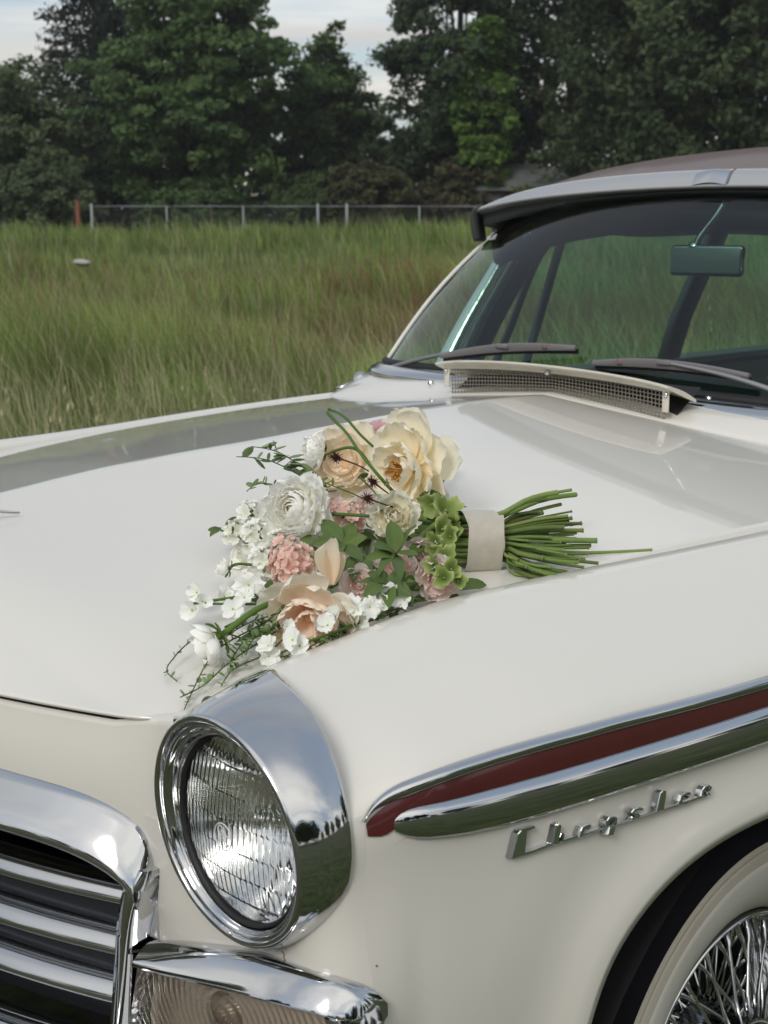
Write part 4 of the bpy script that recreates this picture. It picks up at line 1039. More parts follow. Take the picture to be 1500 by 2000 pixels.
# ---- front wheels: wide white walls and wire spokes
def wheel(cx, cy, sgn, detail=True):
    cz = .315
    c = (0, cy, cz)
    X = lambda v: sgn * v
    def L(prof, n=96): return lathe([(r_, X(h)) for r_, h in prof], n, 'X', c)
    whl = part('wheel', L([(.345, .66), (.352, .68), (.357, .70), (.360, .74), (.360, .80), (.357, .825), (.352, .845), (.345, .858), (.336, .867), (.328, .8715), (.3235, .8722)]), M['felt'], car, label='front wheel with wire spokes and wide white wall' if detail and sgn > 0 else None)
    part('stained_wall', L([(.3235, .8722), (.3225, .8735), (.318, .8745), (.3150, .8750), (.3145, .8742), (.3140, .8752), (.308, .876), (.298, .8760)]), M['tan_wall'], whl)
    part('whitewall', L([(.298, .8760), (.2975, .8745), (.2965, .8760), (.288, .8765), (.270, .8745), (.250, .868), (.230, .857), (.216, .846), (.2085, .838), (.205, .830)]), M['whitewall'], whl)
    rim = L([(.205, .834), (.2055, .842), (.2035, .846), (.200, .844), (.1985, .836), (.194, .824), (.1935, .80), (.189, .795), (.186, .775), (.178, .765), (.176, .72), (.174, .70), (.19, .66)])
    part('rim', rim, M['chrome'], whl)
    if not detail: 
        part('hub', L([(.0005, .87), (.05, .862), (.07, .84), (.075, .75)]), M['chrome'], whl); return
    part('brake_drum', L([(.0005, .70), (.15, .70), (.155, .69), (.155, .66)]), M['dark'], whl)
    part('hub', L([(.0005, .905), (.012, .9045), (.026, .900), (.040, .893), (.046, .884), (.055, .880), (.062, .872), (.064, .855), (.056, .845), (.048, .80), (.06, .77), (.065, .72)], 48), M['chrome'], whl)
    def pt(r_, a, h): return np.array([X(h), cy + r_ * math.cos(a), cz + r_ * math.sin(a)])
    for k in range(20):                        # outer row, crossed pairs from hub nose to rim
        for d in (-1, 1):
            a0 = 2 * math.pi * (k + .25 * d) / 20; a1 = a0 + d * .34
            q = np.array([pt(.058, a0, .858 - .003 * d), pt(.09, a0 + (a1 - a0) * .33, .845 - .002 * d), pt(.150, a0 + (a1 - a0) * .8, .822), pt(.158, a0 + (a1 - a0) * .86, .818), pt(.188, a1, .800)])
            part('spoke', tube(q, [.0026, .0026, .0026, .0042, .0042], 6), M['chrome'], whl)
    for k in range(20):                        # inner row to the rim well
        for d in (-1, 1):
            a0 = 2 * math.pi * (k + .5 + .2 * d) / 20; a1 = a0 - d * .30
            q = np.array([pt(.060, a0, .775), pt(.14, a0 + (a1 - a0) * .7, .752), pt(.150, a0 + (a1 - a0) * .8, .750), pt(.176, a1, .745)])
            part('spoke', tube(q, [.0026, .0026, .004, .004], 5), M['chrome_worn'], whl)
wheel(.82, .788, 1); wheel(.82, .788, -1, False); wheel(.80, 4.0, 1, False); wheel(.80, 4.0, -1, False)

M['pillar_chrome'] = mat('rippled_chrome', (.82, .84, .83), .16, metal=.85, bump=(26, .5))
M['silver'] = mat('silver_garnish', (.86, .88, .86), .35, metal=.15, bump=(14, .35))
# ---- cowl, screen, pillars, roof
def cowl_grid():
    rows = []
    for X in np.linspace(-.80, .80, 81):
        a = abs(X); yr = float(hood_rear(a)) + .006; zr = float(hood_height(np.array(min(a, .755)), np.array(yr))) + .001 - .02 * max(0, (a - .755) / .05)
        yb = 1.50 + .05 * (a / .76) ** 2 + .10 * (a / .76) ** 6; zb = 1.112 - .016 * (a / .76) ** 2
        col = [(X, yr, zr - .015), (X, yr, zr - .002), (X, yr + .002, zr)]
        for t in np.linspace(.1, 1, 8): col.append((X, yr + (yb - yr) * t, zr + (zb - zr) * t + .006 * math.sin(math.pi * t)))
        rows.append(col)
    return np.array(rows)
part('cowl', G(cowl_grid()), M['paint'], car)
def ws_base(X): a = abs(X) / .76; return np.array([X, 1.49 + .045 * a ** 2 + .095 * a ** 6, 1.118 - .018 * a ** 2])
def ws_top(X):
    a = abs(X) / .76; x = X * .915
    return np.array([x, 1.885 + .02 * a ** 2 + .04 * a ** 6, 1.496 - .050 * a ** 2 - .04 * a ** 6])
ws = np.array([[ws_base(X) + (ws_top(X) - ws_base(X)) * t + np.array([0, -.018, .012]) * math.sin(math.pi * t) for t in np.linspace(0, 1, 24)] for X in np.linspace(-.76, .76, 81)])
wsh = part('windshield', G(ws), M['glass'], car, label='green tinted wraparound windshield')
Xs = np.linspace(-.765, .765, 81)
part('base_seal', tube(np.array([ws_base(X) + np.array([0, -.004, -.002]) for X in Xs]), .011, 8), M['black'], wsh)
bt = np.array([ws_base(X) + np.array([0, -.022, -.008]) for X in Xs])
part('base_moulding', sweep(bt, np.array([(-.012, .004), (.008, .006), (.030, -.001), (.042, -.009), (.044, -.016), (-.012, -.018)]) , (0, -1, 0), (0, 0, 1)), M['steel'], wsh, fix=True)
for sgn in (-1, 1):
    e = np.array([ws_base(.76 * sgn) + (ws_top(.76 * sgn) - ws_base(.76 * sgn)) * t + np.array([0, -.018, .012]) * math.sin(math.pi * t) for t in np.linspace(0, 1, 20)])
    part('edge_moulding', tube(e + np.array([sgn * .003, .003, 0]), .0065, 8), M['paint'], wsh)
# roof
fZr = spl([1.80, 1.92, 2.1, 2.4, 2.8, 3.3, 3.7, 4.0], [1.515, 1.545, 1.585, 1.618, 1.632, 1.615, 1.56, 1.50])
def roofZ(X, y): a = np.abs(X) / .70; return fZr(y) - .048 * a ** 2 - .052 * a ** 8
Rg = np.array([[(x, y, float(roofZ(x, y))) for x in np.linspace(-.70, .70, 61)] for y in np.linspace(1.895, 4.0, 50)])
part('roof', G(Rg), M['roof_paint'], car, label='dark brown roof')
part('headliner', G(Rg * np.array([.97, 1, 1]) + np.array([0, 0.01, -.045])), M['headliner'], car)
M['visor'] = mat('silver_visor_paint', (.50, .505, .51), .25, metal=.55, coat=.4)
# visor over the screen: pale top, dark underside, bracket in the middle
def visor_edge(X): a = abs(X) / .70; return np.array([X, 1.872 - .020 * a ** 2 + .012 * a ** 8, 1.512 - .040 * a ** 2 - .012 * a ** 8])
vt = []
for X in np.linspace(-.69, .69, 71):
    e = visor_edge(X); b = np.array([X, 1.902, float(roofZ(X, 1.902)) + .004])
    row = [e + np.array([0, .03, -.012]), e + np.array([0, .004, -.007]), e + np.array([0, -.002, -.003]), e]
    for t in np.linspace(.15, 1, 7): row.append(e + (b - e) * t + np.array([0, 0, .008 * math.sin(math.pi * t)]))
    vt.append(row)
vis = part('visor', G(np.array(vt)), M['visor'], car, label='silvery visor band over the windshield')
part('visor_underside', G(np.array([[visor_edge(X) + np.array([0, .03, -.0121]), visor_edge(X) + np.array([0, .03, -.040]), ws_top(X / .915) + np.array([0, .0, .004])] for X in np.linspace(-.69, .69, 71)])), M['trimgrey'], vis)
br = []
for X in np.linspace(-.055, .03, 9):
    row = []
    for t in np.linspace(0, 1, 8):
        e = visor_edge(X); b = np.array([X + .0 , 1.902, float(roofZ(X, 1.902)) + .004]); w_ = max(0, math.cos((X + .0125) / .0425 * math.pi / 2))
        row.append(e + (b - e) * t + np.array([0, -.003, .008 * math.sin(math.pi * t) + .008 * w_ * math.sin(math.pi * min(1, .25 + t * .75)) - .001]))
    br.append(row)
part('visor_bracket', G(np.array(br)), M['steel'], vis)
part('visor_seam', tube(np.array([visor_edge(.034) + (np.array([.034, 1.902, float(roofZ(.034, 1.902)) + .004]) - visor_edge(.034)) * t + np.array([0, 0, .008 * math.sin(math.pi * t)]) for t in np.linspace(0, 1, 10)]), .0012, 6), M['black'], vis)
for sgn in (-1, 1):
    mx = np.array([sgn, 1.0, 1.0])
    # visor end dropping round the corner of the screen
    ep = curve_pts([(.685, 1.862, 1.468), (.700, 1.866, 1.450), (.705, 1.872, 1.42), (.706, 1.882, 1.385)], 12) * mx
    part('visor_end', sweep(ep, np.array([(-.006, -.006), (.004, -.005), (.006, .02), (-.006, .035)]), (sgn, 0, 0), (0, 1, 0)), M['trimgrey'], vis, fix=True)
    # bright inner face of the screen pillar, drilled for screws
    pp = curve_pts([(.745, 1.80, 1.02), (.738, 1.845, 1.10), (.715, 1.925, 1.24), (.69, 2.005, 1.37), (.68, 2.03, 1.42)], 24)
    th_ = np.linspace(R(100), R(330), 15)
    pr_ = np.array([(.034 * math.cos(q), .044 * math.sin(q)) for q in th_])
    pl = part('screen_pillar', sweep(pp * mx, pr_, (sgn, 0, 0), (0, 1, 0), sa=np.linspace(1.1, .75, 24), sb=np.linspace(1.15, .75, 24)), M['pillar_chrome'], car, fix=True)
    for t in (.25, .72):
        q = pp[int(t * 23)] * mx + np.array([-sgn * .0135, 0, 0]); part('screw', lathe([(.0001, -sgn * .002), (.004, -sgn * .0015), (.005, 0)], 12, 'X', q), M['dark'], pl)
    pp2 = pp + np.array([.0, .080, 0])
    part('pillar_cover', sweep(pp2 * mx, np.array([(-.010, -.034), (-.014, .0), (-.010, .030), (.02, .03), (.02, -.034)]), (sgn, 0, 0), (0, 1, 0)), M['trimgrey'], pl, fix=True)
    # window frames, door post, roof rail
    fr = part('window_frame', tube(curve_pts([(.755, 1.99, 1.03), (.735, 2.07, 1.20), (.70, 2.165, 1.385), (.698, 2.20, 1.402), (.70, 2.4, 1.408), (.70, 2.9, 1.405), (.70, 3.3, 1.395)], 50) * mx, .011, 8), M['trimgrey'], car)
    part('vent_divider', tube(np.array([(.765, 2.135, 1.03), (.735, 2.175, 1.21), (.702, 2.215, 1.402)]) * mx, .0125, 8), M['trimgrey'], fr)
    bp2 = np.array([(.775, 2.79, 1.0), (.755, 2.83, 1.15), (.725, 2.89, 1.30), (.700, 2.935, 1.42)])
    part('door_post', sweep(bp2 * mx, np.array([(-.02, -.04), (-.02, .03), (.012, .03), (.012, -.04)]), (sgn, 0, 0), (0, 1, 0)), M['trimgrey'], car, fix=True)
    part('roof_rail', sweep(np.array([(.69, y, float(roofZ(.69, y)) - .045) for y in np.linspace(1.94, 3.95, 30)]) * mx, np.array([(-.03, -.082), (-.03, .035), (.012, .045), (.018, -.03), (.006, -.082)]), (sgn, 0, 0), (0, 0, 1)), M['roof_paint'], car, fix=True)
    part('rear_pillar', sweep(np.array([(.79, 3.95, 1.0), (.76, 3.75, 1.2), (.70, 3.55, 1.42)]) * mx, np.array([(-.02, -.06), (-.02, .2), (.01, .2), (.01, -.06)]), (sgn, 0, 0), (0, 1, 0)), M['roof_paint'], car, fix=True)
    part('belt_sill', sweep(np.array([(.775, y, 1.022) for y in np.linspace(1.66, 3.9, 30)]) * mx, np.array([(-.06, -.02), (-.06, .006), (.03, .010), (.03, -.02)]), (sgn, 0, 0), (0, 0, 1)), M['trimgrey'], car, fix=True)
    W_ = np.array([[(sgn * (.765 + (.702 - .765) * t), 2.14 + s * .70 + .07 * t, 1.03 + .37 * t) for t in np.linspace(0, 1, 6)] for s in np.linspace(0, 1, 8)])
    part('side_glass', G(W_), M['side_glass'], car)
    W_ = np.array([[(sgn * (.765 + (.702 - .765) * t), 2.88 + .06 * t + s * (.60 - .1 * t), 1.03 + .37 * t) for t in np.linspace(0, 1, 6)] for s in np.linspace(0, 1, 8)])
    part('side_glass', G(W_), M['side_glass'], car)
    W_ = np.array([[(sgn * (.76 + (.702 - .76) * t), 2.0 + .165 * t + s * (.13 - .115 * t), 1.03 + .37 * t) for t in np.linspace(0, 1, 6)] for s in np.linspace(0, 1, 4)])
    part('vent_glass', G(W_), M['side_glass'], car)
# rear deck, rear window, floor, dash, seats
P = np.array([[(x, y, float(fZc(y)) + .02 * (1 - (x / .78) ** 2)) for x in np.linspace(-.74, .74, 21)] for y in np.linspace(3.95, 5.0, 14)])
part('trunk_lid', G(P), M['paint'], car)
P = np.array([[(x * (1 - .1 * t), 4.02 - .32 * t - .1 * (abs(x) / .66) ** 3, 1.02 + .38 * t) for t in np.linspace(0, 1, 8)] for x in np.linspace(-.66, .66, 21)])
part('rear_window', G(P), M['side_glass'], car)
part('tail_panel', G(np.array([[(x, 5.0 - .02 * t, .96 - .7 * t) for t in np.linspace(0, 1, 5)] for x in np.linspace(-.78, .78, 9)])), M['paint'], car)
part('floor_pan', box((0, 2.9, .28), (1.5, 2.9, .03)), M['interior'], car, smooth=False)
dp = np.array([(x, 1.66 + .06 * (abs(x) / .72) ** 3, 1.055) for x in np.linspace(-.72, .72, 31)])
part('dashboard', sweep(dp, np.array([(-.16, .02), (.03, .022), (.07, 0), (.08, -.05), (.06, -.2), (-.1, -.25)]), (0, 1, 0), (0, 0, 1)), M['interior'], car, fix=True, sharp=50)
for nm, y in (('front_seat', 2.55), ('rear_seat', 3.55)):
    v1 = box((0, y - .22, .58), (1.36, .52, .20), .06); v2 = box((0, y + .08, .80), (1.36, .17, .42), .06)
    part(nm, join(v1, v2), M['interior'], car)
# steering wheel and column
sw = part('steering_wheel', tube(np.array([(.36 + .20 * math.cos(a), 1.98 - .09 * math.sin(a), 1.02 + .18 * math.sin(a)) for a in np.linspace(0, 2 * math.pi, 49)]), .010, 8), M['trimgrey'], car)
part('column', tube(np.array([(.36, 1.98, 1.02), (.36, 1.66, .86)]), .025, 10), M['trimgrey'], sw)
# ---- mirror
mb = part('rear_view_mirror', box((0, 0, 0), (.168, .020, .066), .009), M['chrome_worn'], car)
mb.matrix_parent_inverse = Matrix.Identity(4)
mb.location = Vector((-.004, 1.866, 1.352)) - Vector(car.location); mb.rotation_euler = (R(-4), 0, R(12))
gl_ = bpy.data.objects.new('mirror_glass', mesh('mirror_glass', *join(box((0, .0115, 0), (.150, .003, .050), .001)))); COL.objects.link(gl_); gl_.data.materials.append(M['reflector']); gl_.parent = mb
fg = bpy.data.objects.new('mirror_face', mesh('mirror_face', *join(box((0, -.0100, 0), (.156, .004, .054), .0015)))); COL.objects.link(fg); fg.data.materials.append(mat('grey_back', (.10, .11, .11), .3)); fg.parent = mb
part('mirror_stem', tube(curve_pts([(.012, 1.90, 1.478), (-.005, 1.885, 1.44), (-.03, 1.872, 1.400), (-.038, 1.866, 1.376)], 12), [.006] * 8 + [.0075] * 4, 8), M['chrome_worn'], car)
part('mirror_clamp', lathe([(.0005, .012), (.012, .010), (.016, 0), (.012, -.008)], 16, 'Z', (-.038, 1.866, 1.380)), M['chrome_worn'], car)
# ---- air intake on the cowl: raised lid over a wire screen
def lid_edge(X): a = abs(X) / .295; return np.array([X, 1.318 + .016 * a ** 2, 1.1675 - .016 * a ** 2 - .004 * a ** 8])
def lid_rear(X): a = abs(X) / .295; return np.array([X * 1.02, 1.455 - .045 * a ** 4, 1.128 - .010 * a ** 2])
Xs = np.linspace(-.295, .295, 41)
rows = []
for X in Xs:
    e, b = lid_edge(X), lid_rear(X); col = []
    for t in np.linspace(1, 0, 9): col.append(e + (b - e) * t + np.array([0, 0, .004 * math.sin(math.pi * t)]))
    col.append(e + np.array([0, -.0025, -.001])); col.append(e + np.array([0, -.002, -.004])); col.append(e + np.array([0, .002, -.0055]))
    for t in np.linspace(.06, 1, 8): col.append(e + (b - e) * t + np.array([0, 0, -.0055]))
    rows.append(col)
V_, F_ = G(np.array(rows), False, True)
m_ = len(rows[0]); F_ += [tuple(range(m_)), tuple((len(rows) - 1) * m_ + k for k in range(m_))[::-1]]
vent = part('cowl_vent', (V_, F_), M['ivory'], car, fix=True, sharp=40, label='raised ivory lid over the cowl air intake')
# frame strip under the lid edge, end brackets with bolts
part('screen_frame', sweep(np.array([(X, 1.352, 1.1515 - .012 * (abs(X) / .28) ** 2) for X in np.linspace(-.285, .285, 31)]), np.array([(-.003, .006), (.004, .006), (.005, -.004), (-.003, -.004)]), (0, -1, 0), (0, 0, 1)), M['ivory'], vent, fix=True, sharp=40)
def hz(X, y): return float(hood_height(np.array(float(X)), np.array(float(y))))
for sgn in (-1, 1):
    part('end_bracket', box((sgn * .277, 1.350, 1.121), (.014, .004, .046), .0015), M['ivory'], vent)
    part('bolt', lathe([(.0001, -.0045), (.004, -.0045), (.0055, -.002), (.0055, 0)], 12, 'Y', (sgn * .279, 1.348, 1.130)), M['steel'], vent)
part('bolt', lathe([(.0001, -.0055), (.004, -.0055), (.006, -.002), (.006, 0)], 12, 'Y', (0, 1.346, 1.1490)), M['steel'], vent)
part('intake_well', G(np.array([[(x, 1.375 + .08 * t, 1.085 + .05 * t) for t in (0, .5, 1)] for x in np.linspace(-.28, .28, 5)])), M['dark'], vent)
wires = []
for X in np.arange(-.270, .2701, .0085):
    top = 1.149 - .012 * (abs(X) / .28) ** 2
    wires.append(tube(np.array([(X, 1.360, hz(X, 1.33) - .012), (X, 1.357, top)]), 0.0011, 4, False))
for k in range(8):
    t = (k + .4) / 8
    p = np.array([(X, 1.3585, (hz(X, 1.33) - .006) * (1 - t) + t * (1.149 - .012 * (abs(X) / .28) ** 2)) for X in np.linspace(-.272, .272, 25)])
    wires.append(tube(p, 0.0011, 4, False))
part('wire_screen', join(*wires), M['wire'], vent, kind='stuff')

# ---- wipers, nozzles
def on_glass(X, t, off=.008):
    b, e = ws_base(X), ws_top(X)
    p = b + (e - b) * t + np.array([0, -.018, .012]) * math.sin(math.pi * t)
    n_ = np.array([0, -.68, .73]); return p + n_ * off
def wiper(piv, a, b, mid, nm_label):
    arm = part('wiper', tube(curve_pts([piv, (np.array(piv) + np.array(mid)) / 2 + np.array([0, -.006, .012]), mid], 16), np.linspace(.006, .004, 16), 6), M['wiper_arm'], car, label=nm_label)
    a, b = np.array(a), np.array(b)
    ln = np.array([a + (b - a) * t + np.array([0, -.006, .008]) * math.sin(math.pi * t) for t in np.linspace(0, 1, 17)])
    hgt = .0035 + .0085 * np.sin(np.pi * np.linspace(.06, .94, 17)) ** .8
    part('blade_frame', sweep(ln, np.array([(-.35, -.006), (.5, -.0055), (1, -.002), (1, .002), (.5, .0055), (-.35, .006)]), np.array([0, -.45, .89]), np.array([0, -.89, -.45]), sa=hgt), M['wiper'], arm, fix=True, sharp=40)
    part('blade_rubber', sweep(ln + np.array([0, .006, -.006]), np.array([(-.006, -.002), (.006, -.002), (.006, .002), (-.006, .002)]), np.array([0, -.3, .95]), np.array([0, -.95, -.3])), M['black'], arm, fix=True, smooth=False)
    part('pivot_clip', box((a + b) / 2 + np.array([0, -.012, .014]), (.034, .012, .010), .003), M['wiper'], arm)
    part('end_clip', box(a + (b - a) * .80 + np.array([0, -.006, .008]), (.014, .013, .012), .003), mat('reddish_clip', (.20, .12, .12), .5), arm)
    q = np.array(piv)
    part('pivot', lathe([(.0001, .016), (.008, .015), (.012, .008), (.017, .004), (.019, -.006)], 20, 'Z', q), M['chrome'], arm)
wiper((-.765, 1.545, 1.062), (-.44, 1.497, 1.140), (-.070, 1.515, 1.181), (-.25, 1.496, 1.176), 'wiper on the far side of the windshield')
wiper((.52, 1.500, 1.108), (.352, 1.500, 1.158), (-.012, 1.500, 1.156), (.165, 1.488, 1.172), 'wiper nearest the mirror')
# chrome foot of the far wiper
part('wiper_foot', sweep(curve_pts([(-.80, 1.50, 1.035), (-.765, 1.53, 1.052), (-.70, 1.515, 1.058), (-.66, 1.49, 1.058)], 16), np.array([(-.01, -.004), (-.006, .006), (.006, .006), (.01, -.004)]), (0, 1, 0), (0, 0, 1), sa=np.sin(np.linspace(.15, math.pi - .1, 16))), M['chrome'], car, fix=True)
for X, y in ((-.396, 1.42), (.28, 1.48)):
    z_ = 1.102 if X > 0 else 1.081
    nz = part('washer_nozzle', lathe([(.0095, -.01), (.0095, .003), (.006, .004), (.006, .013), (.0045, .015), (.0001, .0155)], 14, 'Z', (X, y, z_)), M['steel'], car)
    part('jet', box((X, y - .006, z_ + .010), (.003, .004, .003)), M['dark'], nz, smooth=False)
# ---- hood ornament: swept wings on a slim body, only one wing tip reaches into the frame
ob = curve_pts([(0, -.12, 1.020), (0, -.02, 1.068), (0, .07, 1.080), (0, .16, 1.074)], 24)
orn = part('hood_ornament', tube(ob, .012 * np.sin(np.linspace(.15, math.pi - .12, 24)) + .001, 12), M['chrome'], car)
for sgn in (1, -1):
    wp = curve_pts([(sgn * .004, -.03, 1.066), (sgn * .05, .03, 1.069), (sgn * .085, .10, 1.062), (sgn * .100, .150, 1.0535)], 20)
    part('wing', sweep(wp, np.array([(-1, 0), (-.4, .18), (.4, .18), (1, 0), (0, -.14)]), (0, 1, 0), (0, 0, 1), sa=np.linspace(.028, .003, 20), sb=np.linspace(.02, .012, 20)), M['chrome'], orn, fix=True)
RANUNC = [((0.472, 0.327, 1.0877), (0.298, -0.887, 0.352), 0.0494)]
RANSM = [((0.3172, 0.4859, 1.1248), (-0.375, -0.897, 0.233), 0.0297)]
PEONY = [((0.434, 0.5563, 1.1069), (0.105, -0.994, 0.025), 0.0682), ((0.334, 0.5313, 1.1044), (0.497, -0.765, 0.41), 0.0573), ((0.6349, 0.211, 1.008), (0.623, -0.745, -0.239), 0.0501)]
ROSE = [((0.5722, 0.4013, 1.0835), (0.606, -0.63, 0.486), 0.035), ((0.6653, 0.3823, 1.0293), (0.785, -0.586, 0.2), 0.03), ((0.5998, 0.378, 1.0306), (0.599, -0.696, 0.397), 0.0271), ((0.6192, 0.3002, 1.0263), (0.624, -0.721, 0.301), 0.0237), ((0.4806, 0.2805, 1.037), (0.363, -0.888, 0.282), 0.0299), ((0.4126, 0.4294, 1.0632), (0.669, -0.621, 0.409), 0.027), ((0.4587, 0.4605, 1.0726), (0.669, -0.621, 0.409), 0.0241), ((0.5973, 0.4191, 1.0381), (0.768, -0.563, 0.306), 0.0263), ((0.4361, 0.2754, 1.0332), (0.213, -0.904, 0.37), 0.0216), ((0.5307, 0.2635, 1.0173), (0.363, -0.888, 0.282), 0.0243), ((0.2433, 0.6771, 1.1136), (0.499, -0.463, 0.733), 0.0387)]
STOCKP = [((0.574, 0.238, 1.0494), (0.437, -0.832, 0.341), 0.0271), ((0.498, 0.3935, 1.0732), (0.592, -0.696, 0.406), 0.0206), ((0.5116, 0.2796, 1.052), (0.36, -0.786, 0.502), 0.0184)]
STOCKW = [((0.4044, 0.3128, 1.0716), (-0.092, -0.899, 0.428), 0.022), ((0.4507, 0.2846, 1.057), (0.166, -0.973, 0.161), 0.0227), ((0.4209, 0.2734, 1.0603), (-0.222, -0.925, 0.307), 0.0165), ((0.4918, 0.2638, 1.0385), (0.232, -0.934, 0.273), 0.021), ((0.4752, 0.297, 1.0495), (0.232, -0.934, 0.273), 0.0176)]
BUDS = [((0.606, 0.0946, 0.9942), (-0.259, -0.822, -0.507), 0.0275, [(0.6117, 0.1097, 1.0038), (0.615, 0.131, 1.0153), (0.6022, 0.1764, 1.0214), (0.6, 0.2374, 1.0229)]), ((0.4771, 0.2112, 1.0351), (-0.427, -0.843, 0.326), 0.014, [(0.4797, 0.2191, 1.0355), (0.4802, 0.2494, 1.0337), (0.4962, 0.276, 1.0341)])]
BLOSSOM = [((0.6781, 0.2946, 1.0254), (0.879, -0.186, 0.439), 0.0155), ((0.6886, 0.3061, 1.0206), (0.174, -0.851, 0.495), 0.0127), ((0.6806, 0.2603, 1.0192), (0.91, -0.391, 0.14), 0.0148), ((0.6696, 0.2442, 1.0194), (0.48, -0.447, 0.755), 0.0129), ((0.6767, 0.2132, 1.0163), (0.432, -0.581, 0.69), 0.015), ((0.6828, 0.197, 1.0109), (0.324, -0.548, 0.771), 0.0146), ((0.6832, 0.1479, 1.0049), (0.258, -0.813, 0.522), 0.0134), ((0.6557, 0.162, 1.0103), (0.817, -0.159, 0.555), 0.0111), ((0.6854, 0.1552, 0.9971), (0.6, -0.642, 0.478), 0.0125), ((0.5302, 0.172, 1.0181), (0.935, -0.198, 0.295), 0.0122), ((0.5625, 0.16, 1.0118), (0.567, -0.565, 0.599), 0.0153), ((0.5323, 0.206, 1.0258), (0.743, -0.621, 0.251), 0.0157), ((0.5562, 0.1816, 1.0197), (0.527, -0.578, 0.623), 0.0133), ((0.5522, 0.212, 1.0182), (0.273, -0.759, 0.591), 0.0148), ((0.5042, 0.1529, 1.0208), (0.303, -0.863, 0.405), 0.0129), ((0.5341, 0.1249, 1.0114), (0.327, -0.928, 0.178), 0.0153), ((0.5274, 0.1432, 1.0162), (0.902, -0.268, 0.338), 0.0145), ((0.6538, 0.1386, 0.9935), (0.092, -0.739, 0.668), 0.0128), ((0.6558, 0.1368, 0.9829), (0.902, -0.356, 0.243), 0.0121), ((0.6832, 0.2757, 1.0174), (0.306, -0.561, 0.769), 0.0128), ((0.332, 0.5905, 1.1474), (0.426, -0.462, 0.778), 0.0191), ((0.6715, 0.2516, 1.0019), (0.549, -0.785, 0.288), 0.0145)]
BELLS = [((0.5471, 0.4904, 1.0849), (0.352, -0.927, 0.129), 0.0163), ((0.5689, 0.4899, 1.0783), (0.782, -0.202, 0.589), 0.0194), ((0.5949, 0.4792, 1.0693), (0.488, -0.854, -0.178), 0.0166), ((0.5919, 0.4614, 1.063), (0.863, -0.347, 0.367), 0.0153), ((0.61, 0.4594, 1.0578), (0.46, -0.851, 0.255), 0.0139), ((0.6082, 0.4363, 1.052), (0.266, -0.871, 0.413), 0.0138), ((0.6586, 0.4015, 1.0485), (0.669, -0.577, 0.468), 0.0164), ((0.6688, 0.3761, 1.0433), (0.292, -0.883, 0.368), 0.0143), ((0.6826, 0.3876, 1.0414), (0.59, -0.765, 0.258), 0.0143), ((0.6883, 0.3701, 1.0345), (0.524, -0.755, 0.393), 0.013), ((0.6937, 0.3875, 1.0294), (0.731, -0.564, 0.383), 0.0107), ((0.6311, 0.4188, 1.0472), (0.329, -0.944, -0.035), 0.0123), ((0.553, 0.5266, 1.0708), (0.321, -0.94, 0.118), 0.0119)]
